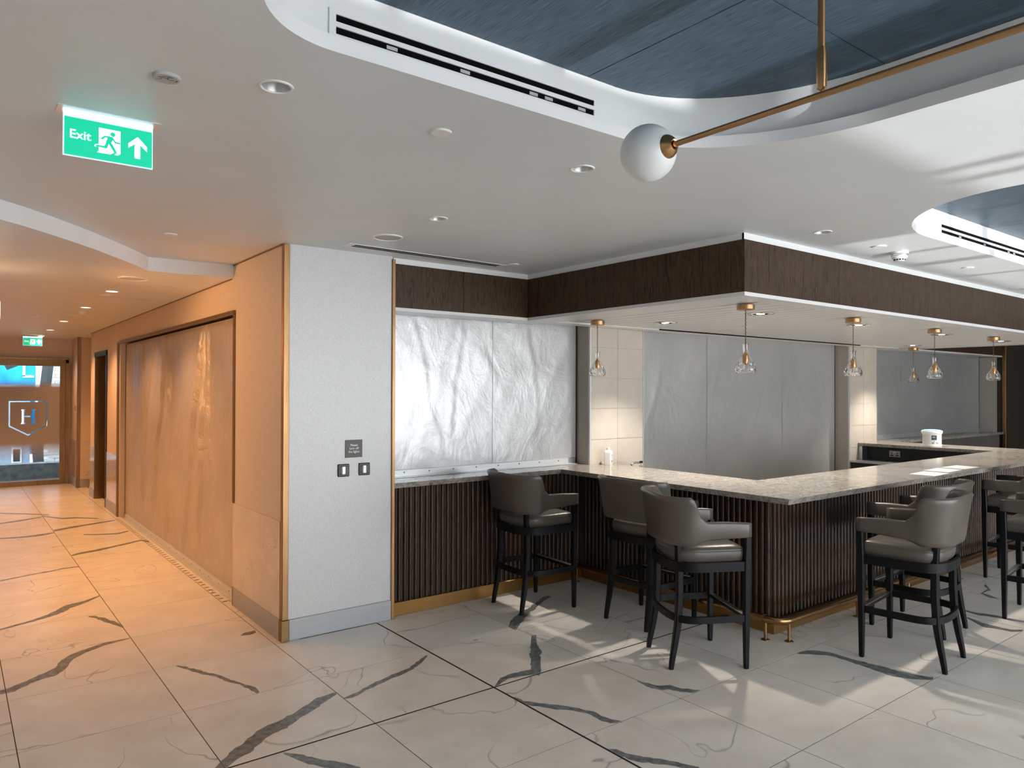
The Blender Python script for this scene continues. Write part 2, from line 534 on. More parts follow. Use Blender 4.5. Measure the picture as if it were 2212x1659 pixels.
# outlines of the heavy veins in the floor (both sides, metres)
VEINS = [
    [[(0.248,5.204),(0.312,5.21),(0.42,5.3),(0.55,5.352),(0.603,5.444),(0.65,5.576),(0.743,5.684),(0.881,5.769),(1.033,5.813)],[(0.247,5.277),(0.309,5.292),(0.418,5.385),(0.545,5.491),(0.584,5.602),(0.645,5.695),(0.745,5.764),(0.886,5.833),(1.035,5.835)]],
    [[(0.309,6.587),(0.468,6.654),(0.583,6.713),(0.684,6.767),(0.749,6.835),(0.811,6.93),(0.91,7.002),(1.036,7.147)],[(0.308,6.625),(0.468,6.707),(0.584,6.781),(0.686,6.892),(0.751,7.004),(0.816,7.049),(0.915,7.078),(1.038,7.194)]],
    [[(0.872,6.554),(0.915,6.487),(0.958,6.322),(1.003,6.216),(1.037,6.106)],[(0.876,6.581),(0.93,6.561),(0.98,6.412),(1.023,6.292),(1.051,6.156)]],
    [[(1.167,5.059),(1.202,4.965),(1.27,4.808),(1.308,4.753),(1.339,4.653),(1.365,4.578),(1.401,4.508),(1.42,4.425),(1.436,4.36),(1.438,4.308)],[(1.172,5.075),(1.217,5.011),(1.288,4.859),(1.323,4.795),(1.361,4.705),(1.381,4.617),(1.418,4.545),(1.443,4.471),(1.464,4.405),(1.462,4.336)]],
    [[(1.818,4.065),(1.699,4.044),(1.618,3.997),(1.535,3.952),(1.435,3.9),(1.355,3.884),(1.261,3.829),(1.181,3.758),(1.117,3.719),(1.049,3.644),(1.001,3.589)],[(1.809,4.028),(1.68,3.949),(1.604,3.901),(1.521,3.853),(1.418,3.792),(1.34,3.768),(1.257,3.713),(1.179,3.638),(1.116,3.611),(1.055,3.562),(1.008,3.518)]],
    [[(2.557,4.258),(2.475,4.213),(2.355,4.132),(2.199,4.093),(2.079,4.052),(1.968,4.009),(1.874,3.973),(1.815,3.956)],[(2.552,4.237),(2.462,4.16),(2.339,4.084),(2.18,4.04),(2.065,4.007),(1.954,3.96),(1.86,3.924),(1.811,3.944)]],
    [[(1.308,3.525),(1.341,3.433),(1.373,3.357),(1.42,3.283),(1.476,3.219),(1.529,3.15)],[(1.316,3.541),(1.367,3.479),(1.406,3.418),(1.452,3.344),(1.506,3.271),(1.551,3.185)]],
    [[(4.149,4.846),(4.068,4.846),(3.911,4.752),(3.773,4.668),(3.641,4.62),(3.464,4.513),(3.349,4.394)],[(4.119,4.802),(4.019,4.763),(3.875,4.677),(3.733,4.586),(3.581,4.483),(3.419,4.356),(3.341,4.293)]],
    [[(3.37,4.143),(3.256,4.013),(3.139,3.874),(3.042,3.749),(2.963,3.646),(2.904,3.578)],[(3.397,4.123),(3.301,3.997),(3.213,3.845),(3.099,3.713),(3.011,3.602),(2.935,3.525)]],
    [[(2.994,3.628),(2.917,3.647),(2.809,3.657),(2.714,3.643),(2.62,3.568)],[(2.941,3.555),(2.867,3.574),(2.776,3.602),(2.691,3.586),(2.615,3.544)]],
    [[(2.606,3.366),(2.593,3.263),(2.635,3.192),(2.688,3.117),(2.739,3.054),(2.782,2.98),(2.806,2.921),(2.791,2.856),(2.819,2.794),(2.876,2.764)],[(2.615,3.374),(2.632,3.3),(2.673,3.231),(2.726,3.156),(2.777,3.091),(2.817,3.012),(2.851,2.954),(2.844,2.893),(2.857,2.826),(2.888,2.775)]],
    [[(2.594,2.607),(2.603,2.551),(2.607,2.467),(2.646,2.406),(2.713,2.33),(2.753,2.263),(2.799,2.196)],[(2.601,2.613),(2.637,2.575),(2.659,2.503),(2.692,2.442),(2.757,2.362),(2.79,2.288),(2.829,2.215)]],
    [[(3.354,3.095),(3.344,3.003),(3.361,2.928),(3.425,2.898),(3.446,2.832),(3.489,2.782),(3.547,2.77)],[(3.366,3.103),(3.384,3.031),(3.415,2.972),(3.475,2.937),(3.491,2.864),(3.527,2.812),(3.558,2.779)]],
    [[(4.572,2.761),(4.634,2.708),(4.704,2.629),(4.727,2.564),(4.713,2.482),(4.706,2.404),(4.697,2.328),(4.688,2.254),(4.69,2.186),(4.733,2.097),(4.829,2.006)],[(4.595,2.776),(4.709,2.752),(4.764,2.659),(4.779,2.587),(4.781,2.51),(4.782,2.435),(4.789,2.364),(4.803,2.298),(4.804,2.229),(4.821,2.131),(4.877,2.024)]],
    [[(6.538,2.476),(6.509,2.368),(6.555,2.266),(6.567,2.156),(6.598,2.027)],[(6.581,2.489),(6.579,2.39),(6.624,2.287),(6.622,2.171),(6.652,2.041)]],
    [[(6.354,2.39),(6.216,2.226),(6.242,2.159),(6.257,2.054),(6.34,2.005)],[(6.393,2.401),(6.317,2.254),(6.318,2.181),(6.319,2.072),(6.389,2.021)]],
    [[(7.528,2.689),(7.445,2.628),(7.244,2.618),(7.141,2.513),(7.148,2.453)],[(7.606,2.704),(7.42,2.595),(7.264,2.603),(7.239,2.54),(7.18,2.462)]],
    [[(1.048,9.042),(1.132,9.096),(1.29,9.148),(1.61,9.343),(1.791,9.464),(1.85,9.322)],[(1.053,9.117),(1.141,9.199),(1.301,9.253),(1.621,9.427),(1.806,9.551),(1.869,9.405)]],
    [[(0.383,8.252),(0.529,8.309),(0.665,8.367),(0.776,8.386),(0.906,8.449),(1.036,8.446)],[(0.383,8.292),(0.53,8.35),(0.667,8.409),(0.779,8.429),(0.909,8.493),(1.041,8.49)]],
    [[(1.029,12.077),(1.231,11.688),(1.385,11.641),(1.623,11.408)],[(1.037,12.164),(1.243,11.792),(1.397,11.746),(1.635,11.49)]],
    [[(1.044,10.728),(1.255,10.848),(1.455,10.957),(1.783,11.114)],[(1.053,10.851),(1.268,10.994),(1.468,11.07),(1.794,11.192)]],
    [[(0.486,10.566),(0.728,10.49),(0.898,10.503),(1.031,10.6)],[(0.488,10.631),(0.734,10.589),(0.907,10.637),(1.036,10.668)]],
    [[(0.581,12.693),(0.86,12.438),(1.116,12.129)],[(0.585,12.787),(0.867,12.53),(1.124,12.218)]],
    [[(0.539,11.74),(0.761,11.807),(1.018,11.994)],[(0.541,11.821),(0.767,11.932),(1.023,12.08)]],
    [[(1.31,10.262),(1.472,10.142),(1.64,10.056),(1.79,10.182)],[(1.318,10.327),(1.481,10.206),(1.654,10.153),(1.799,10.249)]],
    [[(1.68,5.4),(1.714,5.387),(1.744,5.377),(1.792,5.399)],[(1.682,5.41),(1.732,5.46),(1.762,5.45),(1.806,5.462)]],
]

ZC, ZK, ZS, ZP = 2.82, 2.71, 2.41, 3.05       # ceiling, corridor ceiling, bar soffit, coffer panels

# ------------------------------------------------------------------ floor
floor = struct('floor', bbox(-4.2, 17.4, -4.7, 19.5, -0.12, -0.0012), 'grout_dark')
cl = [0.275, 1.041, 1.817, 2.601, 3.3685, 4.133, 4.892]
while cl[0] > -0.6: cl.insert(0, cl[0] - 0.766)
while cl[-1] < 11.0: cl.append(cl[-1] + 0.766)
rl = [2.010, 2.774, 3.554, 4.3195, 5.072, 5.830]
while rl[0] > -0.4: rl.insert(0, rl[0] - 0.765)
while rl[-1] < 16.0: rl.append(rl[-1] + 0.765)
THICK_X = [2.601, cl[cl.index(4.892) + 4]]
THICK_Y = [3.554]

def rough_vein(L, R):
    """ragged closed outline of a vein from its two sides"""
    def side(pts, seed):
        out = []
        for i in range(len(pts) - 1):
            a = Vector(pts[i]); b = Vector(pts[i + 1])
            n = max(2, int((b - a).length / 0.022))
            t = (b - a).normalized(); nn = Vector((-t.y, t.x))
            for k in range(n):
                p = a.lerp(b, k / n)
                amp = 0.013 if (0 < i < len(pts) - 2) else 0.002
                q = noise.noise(Vector((p.x * 23 + seed, p.y * 23, seed))) + 0.6 * noise.noise(Vector((p.x * 61, p.y * 61 + seed, seed)))
                out.append(tuple(p + nn * q * amp))
        out.append(tuple(pts[-1]))
        return out
    return side(L, 1.3) + side(R, 7.7)[::-1]

VPOLY = [rough_vein(L, R) for L, R in VEINS]

def clip(poly, x0, x1, y0, y1):
    def cut(P, ax, val, keep_gt):
        out = []
        for i in range(len(P)):
            a, b = P[i], P[(i + 1) % len(P)]
            ia = (a[ax] > val) == keep_gt; ib = (b[ax] > val) == keep_gt
            if ia: out.append(a)
            if ia != ib:
                t = (val - a[ax]) / (b[ax] - a[ax])
                out.append((a[0] + t * (b[0] - a[0]), a[1] + t * (b[1] - a[1])))
        return out
    for ax, val, gt in ((0, x0, True), (0, x1, False), (1, y0, True), (1, y1, False)):
        if len(poly) < 3: return []
        poly = cut(poly, ax, val, gt)
    return poly if len(poly) >= 3 else []

tile_cache = {}
def add_tile(x0, x1, y0, y1):
    cx, cy = (x0 + x1) / 2, (y0 + y1) / 2
    veins = []
    e = 0.0008
    for vp in VPOLY:
        if max(p[0] for p in vp) < x0 or min(p[0] for p in vp) > x1 or max(p[1] for p in vp) < y0 or min(p[1] for p in vp) > y1:
            continue
        c = clip(vp, x0 + e, x1 - e, y0 + e, y1 - e)
        if c:
            veins.append([(p[0] - cx, p[1] - cy) for p in c])
    hx, hy = (x1 - x0) / 2, (y1 - y0) / 2
    key = (round(hx, 3), round(hy, 3))
    if not veins and key in tile_cache:
        return link('tile', tile_cache[key], floor, (cx, cy, 0))
    rect = [(-hx, -hy), (hx, -hy), (hx, hy), (-hx, hy)]
    bm = bmesh.new()
    if veins:
        vs, fs = cdt([rect] + veins)
        V = [bm.verts.new((v.x, v.y, 0)) for v in vs]
        for f in fs:
            c = (sum(vs[i].x for i in f) / 3, sum(vs[i].y for i in f) / 3)
            try:
                fc = bm.faces.new([V[i] for i in f])
            except ValueError:
                continue
            fc.material_index = 1 if any(inside(c, v) for v in veins) else 0
        low = [bm.verts.new((x, y, -0.008)) for x, y in rect]
        top = [bm.verts.new((x, y, 0)) for x, y in rect]
        for i in range(4):
            j = (i + 1) % 4
            bm.faces.new((low[i], low[j], top[j], top[i]))
    else:
        box(bm, -hx, hx, -hy, hy, -0.008, 0.0)
    o = obj('tile', bm, ['marble', 'vein_stone'], floor, loc=(cx, cy, 0))
    if not veins:
        tile_cache[key] = o.data
    return o

def edge(v, thick): return 0.0072 if any(abs(v - t) < 1e-4 for t in thick) else 0.0024
for i in range(len(cl) - 1):
    for j in range(len(rl) - 1):
        x0, x1, y0, y1 = cl[i], cl[i + 1], rl[j], rl[j + 1]
        if y0 > 5.0:
            if x0 > 1.9 and x0 < 4.8 and y0 < 5.1:
                add_tile(x0 + 0.0024, x1 - 0.0024, y0 + 0.0024, 5.15)
                continue
            if x0 > 1.9 or x1 < 0.1: continue
            x0 = max(x0, 0.06); x1 = min(x1, 2.0)
            if y1 > 16.05: y1 = 16.05
        tx0, tx1 = x0 + edge(cl[i], THICK_X), x1 - edge(cl[i + 1], THICK_X)
        add_tile(tx0, tx1, y0 + edge(rl[j], THICK_Y), y1 - edge(rl[j + 1], THICK_Y))
# black movement joints
for k, x in enumerate(THICK_X):
    obj('movement_joint', bbox(x - 0.0072, x + 0.0072, -0.3, 5.08 if k == 0 else 3.0, -0.0085, -0.0006), 'black_joint', floor)
obj('movement_joint', bbox(-1.2, 2.594, 3.5468, 3.5612, -0.0085, -0.0007), 'black_joint', floor)
obj('movement_joint', bbox(2.608, 4.78, 3.5468, 3.5612, -0.0085, -0.0007), 'black_joint', floor)
# the floor that lies out of sight
bm = bmesh.new()
box(bm, -4.2, cl[0] - 0.002, -4.6, 5.0, -0.009, 0)
box(bm, cl[0], 17.3, -4.6, rl[0] - 0.002, -0.009, 0)
box(bm, cl[-1] + 0.002, 17.3, rl[0], 5.5, -0.009, 0)
o = obj('tile_field', bm, 'marble', floor)
o['kind'] = 'stuff'

# ------------------------------------------------------------------ ceilings
def rrect(x0, x1, y0, y1, corners, n=14):
    """corners: radii (rx, ry) for (x1,y1), (x0,y1), (x0,y0), (x1,y0)"""
    out = []
    cs = [(x1, y1, 0), (x0, y1, PI / 2), (x0, y0, PI), (x1, y0, 1.5 * PI)]
    for (cx, cy, a0), (rx, ry) in zip(cs, corners):
        sx = -1 if cx == x1 else 1
        sy = -1 if cy == y1 else 1
        for k in range(n + 1):
            a = a0 + PI / 2 * k / n
            out.append((cx + sx * rx + rx * math.cos(a), cy + sy * ry + ry * math.sin(a)))
    return out

COF1 = rrect(0.62, 2.82, -2.0, 2.105, [(0.62, 0.78), (0.31, 0.31), (0.4, 0.4), (0.6, 0.7)])
COF2 = rrect(4.25, 9.6, -2.0, 2.19, [(0.95, 0.8), (0.95, 0.8), (0.8, 0.8), (0.8, 0.8)])

DL_OFF = [(0.879, 2.473), (2.338, 2.507), (2.338, 3.778), (4.506, 2.543)]
step = [(1.88, 6.26), (1.23, 6.29), (1.11, 6.08), (0.97, 5.86), (0.75, 5.53), (0.60, 5.33), (0.45, 5.14), (0.33, 5.00), (0.21, 4.88), (-0.1, 4.60), (-0.5, 4.33), (-1.2, 4.0), (-4.2, 3.5)]
CORR_DL = [(1.215, 7.815), (1.222, 9.553), (1.235, 11.70), (1.255, 13.6), (1.265, 15.2)]
outer = [(-4.2, -4.7), (17.4, -4.7), (17.4, 5.75), (1.88, 5.75)] + step
ceiling = struct('ceiling', plate(outer, [COF1, COF2] + [circle(x, y, 0.047) for x, y in DL_OFF], ZC), 'ceiling_paint')
# corridor ceiling, lower, and the curved step between the two
low = step + [(-4.2, 16.3), (2.6, 16.3), (2.6, 6.26)]
struct('ceiling_corridor', plate(low, [circle(x, y, 0.047) for x, y in CORR_DL], ZK), 'ceiling_paint')
bm = bmesh.new()
for (a, b) in zip(step, step[1:]):
    q = [bm.verts.new((a[0], a[1], ZK)), bm.verts.new((b[0], b[1], ZK)), bm.verts.new((b[0], b[1], ZC)), bm.verts.new((a[0], a[1], ZC))]
    bm.faces.new(q)
struct('trim_1', bm, 'white_paint')
# slab above everything
struct('ceiling_slab', bbox(-4.4, 17.6, -4.9, 16.6, 3.3, 3.4), 'ceiling_paint')

def coffer(outline, joints_x, joints_y, idx):
    n = len(outline)
    cx = sum(p[0] for p in outline) / n; cy = sum(p[1] for p in outline) / n
    def grow(d):
        out = []
        for i in range(n):
            a = Vector(outline[i - 1]); b = Vector(outline[(i + 1) % n])
            t = (b - a)
            if t.length < 1e-6: t = Vector((1, 0))
            t.normalize()
            out.append((outline[i][0] + t.y * d, outline[i][1] - t.x * d))
        return out
    up_ = grow(0.05)
    bm = bmesh.new()
    A = [bm.verts.new((x, y, ZC)) for x, y in outline]
    B = [bm.verts.new((x, y, ZC + 0.05)) for x, y in outline]
    Cc = [bm.verts.new((x, y, ZC + 0.05)) for x, y in up_]
    D = [bm.verts.new((x, y, ZP + 0.012)) for x, y in up_]
    for P, Q in ((A, B), (B, Cc), (Cc, D)):
        for i in range(n):
            j = (i + 1) % n
            bm.faces.new((P[i], P[j], Q[j], Q[i]))
    o = struct('trim_%d' % idx, bm, 'white_paint', smooth=True)
    # blue steel panels, cut to the outline
    xs = [min(p[0] for p in up_) - 0.02] + joints_x + [max(p[0] for p in up_) + 0.02]
    ys = [min(p[1] for p in up_) - 0.02] + joints_y + [max(p[1] for p in up_) + 0.02]
    gsz = 0.0022
    back = obj('panel_backing', plate(grow(0.06), [], ZP + 0.012), 'black_void', o)
    shape = grow(0.048)
    for i in range(len(xs) - 1):
        for j in range(len(ys) - 1):
            c = clip(shape, xs[i] + gsz, xs[i + 1] - gsz, ys[j] + gsz, ys[j + 1] - gsz)
            if not c: continue
            q = []
            for p in c:
                if not q or (abs(p[0] - q[-1][0]) + abs(p[1] - q[-1][1])) > 1e-4: q.append(p)
            if len(q) > 2:
                obj('panel', prism(q, ZP, ZP + 0.01), 'blue_steel', o)
    return o
cof1 = coffer(COF1, [2.035], [-0.6, 0.38, 1.36], 2)
cof2 = coffer(COF2, [5.2, 6.4, 7.6, 8.8], [-0.6, 0.38, 1.36], 3)

# ------------------------------------------------------------------ room shell
struct('wall_left', bbox(-4.4, -4.2, -4.7, 5.6, 0, 3.3), 'white_paint')
struct('wall_right', bbox(17.2, 17.4, -4.7, 5.7, 0, 3.3), 'dark_wall')
# unseen daylight side: sills, solid bays and mullions shaped to cast the ceiling streaks
bm = bmesh.new()
box(bm, -4.2, 0.45, -4.85, -4.6, 0, 3.3)
box(bm, 0.45, 4.95, -4.85, -4.6, 0, 0.51)
box(bm, 4.95, 17.2, -4.85, -4.6, 0, 0.06)
box(bm, 0.45, 17.2, -4.85, -4.6, 2.68, 3.3)
box(bm, 11.0, 17.2, -4.85, -4.6, 0.06, 2.68)  # solid bay added to cut window reflections in the bar front
struct('wall_front', bm, 'white_paint')
win = struct_root('window_1', (0, -4.7, 0))
for x, wd in ((0.50, 0.10), (1.15, 0.08), (1.85, 0.10), (2.665, 0.27), (3.70, 0.09), (3.93, 0.10), (4.95, 0.12), (5.68, 0.08), (6.30, 0.16), (7.25, 0.08), (8.6, 0.1), (10.0, 0.34)):
    obj('mullion', bbox(x - wd / 2, x + wd / 2, -0.06, 0.06, 0.51 if x < 4.9 else 0.06, 2.68), 'black_metal', win)

# column with the light switches, and the wall over / behind the bar
struct('wall_column', bbox(1.88, 2.735, 5.09, 6.20, 0, ZC), 'wallcovering_silver')
struct('wall_back', bbox(2.0, 17.2, 5.52, 5.75, 0, ZC), 'grey_side')
struct('wall_panel', bbox(15.22, 17.2, 5.09, 5.52, 0, ZC), 'dark_wall')
# corridor wall pieces (clad in wallcovering tinted for the warm lamps above a marble dado)
def corr_wall(name, y0, y1, z0, z1, x0=1.875, x1=1.93, m='wallcovering_warm_lit'):
    return struct(name, bbox(x0, x1, y0, y1, z0, z1), m)
corr_wall('wall_corridor', 5.10, 6.20, 0.842, ZC - 0.004, 1.874, 1.8795)
corr_wall('wall_corridor_jamb', 6.20, 6.245, 0.0, 2.41, 1.874, 2.05)
corr_wall('wall_corridor_head', 6.20, 11.36, 2.435, ZC - 0.004, 1.875, 2.05)
corr_wall('wall_corridor_pier', 11.36, 12.45, 0.0, ZC, 1.876, 2.05)
corr_wall('wall_corridor_lintel', 12.45, 13.56, 2.36, ZC, 1.876, 2.05)
corr_wall('wall_corridor_far', 13.56, 14.02, 0.0, ZC, 1.876, 2.35)
struct('wall_corridor_recess', bbox(2.34, 2.5, 12.4, 15.3, 0, ZC), 'wallcovering_warm_lit')
struct('wall_corridor_end', bbox(1.835, 2.5, 15.2, 16.3, 0, ZC), 'wallcovering_warm_lit')
bm = bmesh.new()
box(bm, 0.0, 1.835, 16.03, 16.2, 2.33, ZC)
box(bm, -0.2, 0.40, 16.03, 16.2, 0, 2.33)
box(bm, 1.775, 1.835, 16.03, 16.2, 0, 2.33)
struct('wall_end', bm, 'wallcovering_warm_lit')
struct('wall_corridor_left', bbox(-0.15, 0.05, 5.60, 16.2, 0, ZC), 'wallcovering_warm_lit')
struct('wall_left_return', bbox(-4.2, 0.05, 5.5, 5.6, 0, ZC), 'white_paint')
# behind the corridor shutter
struct('wall_corridor_back', bbox(2.06, 2.2, 6.0, 12.4, 0, ZC), 'dark_panel')

# marble dado slabs
for k, (y0, y1, x) in enumerate(((5.135, 6.20, 1.868), (11.52, 12.42, 1.868), (13.57, 14.0, 1.868), (15.24, 16.0, 1.828))):
    d = struct('trim_%d' % (4 + k), bbox(x, x + 0.01, y0, y1, 0.15, 0.842), 'marble_dado')
struct('trim_8', bbox(1.86, 2.33, 15.192, 15.2, 0.15, 0.842), 'marble_dado')

# skirtings
struct('baseboard_column', bbox(1.919, 2.727, 5.078, 5.09, 0, 0.15, 0.002), 'skirting_metal')
struct('baseboard_corridor', bbox(1.862, 1.875, 5.131, 6.20, 0, 0.15, 0.002), 'skirting_metal')
struct('baseboard_pier', bbox(1.862, 1.876, 11.46, 12.42, 0, 0.15, 0.002), 'skirting_metal')
struct('baseboard_far', bbox(1.862, 1.876, 13.57, 14.03, 0, 0.15, 0.002), 'skirting_metal')
struct('baseboard_end', bbox(1.822, 1.835, 15.2, 16.02, 0, 0.15, 0.002), 'skirting_metal')
struct('baseboard_recess', bbox(1.85, 2.33, 15.186, 15.2, 0, 0.15, 0.002), 'skirting_metal')

# bronze corner trims
struct('trim_9', bbox(1.868, 1.912, 5.080, 5.125, 0.15, ZC - 0.004, 0.003), 'bronze_trim')
struct('trim_10', bbox(1.860, 1.918, 5.072, 5.130, 0, 0.15, 0.003), 'bronze_dark')
struct('trim_11', bbox(2.728, 2.754, 5.076, 5.12, 0, 2.80, 0.002), 'bronze_trim')
struct('trim_12', bbox(1.862, 1.882, 6.190, 6.215, 0, 0.15, 0.002), 'bronze_dark')
struct('trim_13', bbox(1.818, 1.868, 15.18, 15.23, 0.15, ZK, 0.003), 'bronze_trim')
struct('trim_14', bbox(1.812, 1.868, 15.172, 15.235, 0, 0.15, 0.003), 'bronze_dark')
# frame round the corridor shutter
struct('trim_15', bbox(1.852, 1.875, 6.19, 11.50, 2.405, 2.437, 0.002), 'bronze_dark')
struct('trim_16', bbox(1.855, 1.876, 11.42, 11.50, 0.0, 2.41, 0.002), 'bronze_dark')
struct('trim_17', bbox(1.86, 1.873, 6.195, 6.225, 0.842, 2.405, 0.002), 'bronze_trim')
# thin black shadow gap along the top of the corridor wall
struct('trim_18', bbox(1.868, 1.878, 6.30, 14.02, ZK - 0.008, ZK - 0.0005), 'bronze_dark')
struct('trim_19', bbox(1.868, 1.878, 5.14, 6.25, ZC - 0.010, ZC - 0.0005), 'bronze_dark')

# doorway in the corridor
d2 = struct_root('door_2', (1.88, 13.0, 0))
obj('reveal', bbox(0.0, 0.45, 0.52, 0.55, 0, 2.35), 'bronze_dark', d2)
obj('leaf', bbox(0.40, 0.44, -0.54, 0.52, 0, 2.35), 'bronze_dark', d2)
obj('reveal', bbox(0.0, 0.45, -0.55, -0.53, 0, 2.35), 'black_metal', d2)
obj('frame', bbox(-0.02, 0.02, -0.60, -0.53, 0, 2.35, 0.003), 'black_metal', d2)
obj('frame', bbox(-0.02, 0.02, -0.60, 0.56, 2.29, 2.37, 0.003), 'black_metal', d2)
obj('frame', bbox(-0.012, 0.02, 0.53, 0.57, 0, 2.35, 0.003), 'bronze_dark', d2)

# glazed door at the end of the corridor
d1 = struct_root('door_1', (1.145, 16.04, 0))
bm = bmesh.new()
box(bm, 0.495, 0.58, -0.03, 0.03, 0.0, 2.26); box(bm, -0.58, -0.495, -0.03, 0.03, 0.0, 2.26)
box(bm, -0.495, 0.495, -0.03, 0.03, 0.0, 0.09); box(bm, -0.495, 0.495, -0.03, 0.03, 2.20, 2.26)
obj('leaf_frame', bm, 'bronze_dark', d1)
bm = bmesh.new()
box(bm, 0.58, 0.63, -0.07, 0.05, 0, 2.33); box(bm, -0.70, 0.63, -0.07, 0.05, 2.26, 2.33)
obj('door_frame', bm, 'bronze_dark', d1)
bm = bmesh.new()
box(bm, 0.626, 0.642, -0.085, -0.02, 0, 2.345); box(bm, -0.70, 0.642, -0.085, -0.02, 2.322, 2.345)
obj('architrave', bm, 'bronze_trim', d1)
obj('glass', bbox(-0.495, 0.495, -0.004, 0.004, 0.09, 2.20), 'clear_glass', d1)
# frosted film with the crest left clear
def offset_strip(path, wd):
    L, R = [], []
    n = len(path)
    for i in range(n):
        a = Vector(path[i - 1]); p = Vector(path[i]); b = Vector(path[(i + 1) % n])
        t1 = (p - a).normalized(); t2 = (b - p).normalized()
        n1 = Vector((-t1.y, t1.x)); n2 = Vector((-t2.y, t2.x))
        mm = (n1 + n2).normalized(); k = wd / 2 / max(0.3, mm.dot(n1))
        L.append(tuple(p + mm * k)); R.append(tuple(p - mm * k))
    return L, R
sh = [(-0.285, 1.545), (0.285, 1.545), (0.285, 1.10), (0.0, 0.93), (-0.285, 1.10)]
So, Si = offset_strip(sh, 0.022)
if abs(So[0][0]) < abs(Si[0][0]): So, Si = Si, So
H = [(-0.115, 1.40), (-0.04, 1.40), (-0.058, 1.375), (-0.058, 1.285), (0.058, 1.285), (0.058, 1.375), (0.04, 1.40), (0.115, 1.40), (0.098, 1.375), (0.098, 1.165), (0.118, 1.135), (0.038, 1.135), (0.058, 1.165), (0.058, 1.262), (-0.058, 1.262), (-0.058, 1.165), (-0.038, 1.135), (-0.118, 1.135), (-0.098, 1.165), (-0.098, 1.375)]
film_o = [(-0.494, 0.46), (0.494, 0.46), (0.494, 1.94), (-0.494, 1.94)]
vs, fs = cdt([film_o, So, Si, H])
bm = bmesh.new()
V = [bm.verts.new((v.x, -0.006, v.y)) for v in vs]
for f in fs:
    c = (sum(vs[i].x for i in f) / 3, sum(vs[i].y for i in f) / 3)
    if (inside(c, So) and not inside(c, Si)) or inside(c, H) or not inside(c, film_o): continue
    bm.faces.new([V[i] for i in f])
fo = obj('frosted_film', bm, 'frost_film', d1)
fo['label'] = 'frosted film with a clear shield and letter H'

# street seen through the door
hb = thing('hoarding', 'bright blue site hoarding across the street beyond the glazed door', 'hoarding', (1.2, 19.0, 0))
for k in range(7):
    obj('board', bbox(-3.6 + k * 0.8, -2.81 + k * 0.8, 0, 0.03, 0.35, 3.6), 'hoarding_blue', hb)
obj('chalk_mark', bbox(0.05, 0.10, -0.012, 0, 2.05, 2.6), 'street_white', hb)
obj('chalk_mark', bbox(0.05, 0.26, -0.012, 0, 2.02, 2.07), 'street_white', hb)
pw = thing('pavement_kerb', 'dark stone plinth along the pavement outside the glazed door', 'kerb', (1.2, 17.2, 0))
obj('plinth', bbox(-1.8, 1.8, 0, 0.35, -0.009, 0.30), 'street_stone', pw)
bw = thing('brick_wall', 'pale brick wall end seen through the door right of the dark prop', 'wall', (2.30, 18.4, 0))
for r in range(42):
    off = 0.11 if r % 2 else 0.0
    for c in range(5):
        x0 = -0.62 + c * 0.225 - off
        if 'brk' not in tile_cache:
            ob = obj('brick', bbox(0, 0.215, 0, 0.10, 0, 0.065), 'street_brick', bw, loc=(x0, 0, r * 0.075))
            tile_cache['brk'] = ob.data
        else:
            link('brick', tile_cache['brk'], bw, (x0, 0, r * 0.075))
obj('mortar', bbox(-0.85, 0.6, 0.02, 0.12, 0, 3.2), 'street_white', bw)
pr = thing('raking_prop', 'dark raking steel prop outside the glazed door', 'prop', (1.45, 17.95, 0))
obj('shore', tube([(0.03, 0, 0.0), (0.0, 0, 0.5), (0.26, 0, 3.2)], 0.10, 4), 'street_dark', pr)
obj('shoe', bbox(-0.12, 0.18, -0.14, 0.14, -0.005, 0.05), 'street_dark', pr)
bx_ = thing('outdoor_speaker', 'tilted dark box fixed outside above the glazed door', 'box', (1.02, 18.5, 2.27), 0.0)
q = obj('case', bbox(-0.11, 0.11, -0.06, 0.06, -0.06, 0.06, 0.004), 'street_dark', bx_); q.rotation_euler = (0, -0.45, 0)
q = obj('bracket', bbox(-0.02, 0.02, -0.02, 0.498, 0.0, 0.04), 'street_dark', bx_)
rh = thing('rendered_house', 'pale rendered house front with white framed windows low across the street', 'building', (1.0, 18.8, 0))
obj('wall', bbox(-1.4, 0.38, 0, 0.1, -0.005, 1.86), 'street_render', rh)
for x in (-1.0, -0.42, 0.05):
    fr = obj('window', bbox(x, x + 0.18, -0.02, 0, 0.20, 0.52), 'street_white', rh)
    obj('pane', bbox(x + 0.03, x + 0.15, -0.026, -0.018, 0.23, 0.49), 'street_dark', fr)
for x, z, wd, hh in ((-1.0, 0.80, 0.34, 0.62), (-0.30, 0.86, 0.24, 0.70), (0.10, 0.98, 0.16, 0.45)):
    fr = obj('window', bbox(x, x + wd, -0.02, 0, z, z + hh), 'street_white', rh)
    obj('pane', bbox(x + 0.05, x + wd - 0.05, -0.026, -0.018, z + 0.06, z + hh - 0.08), 'street_dark', fr)

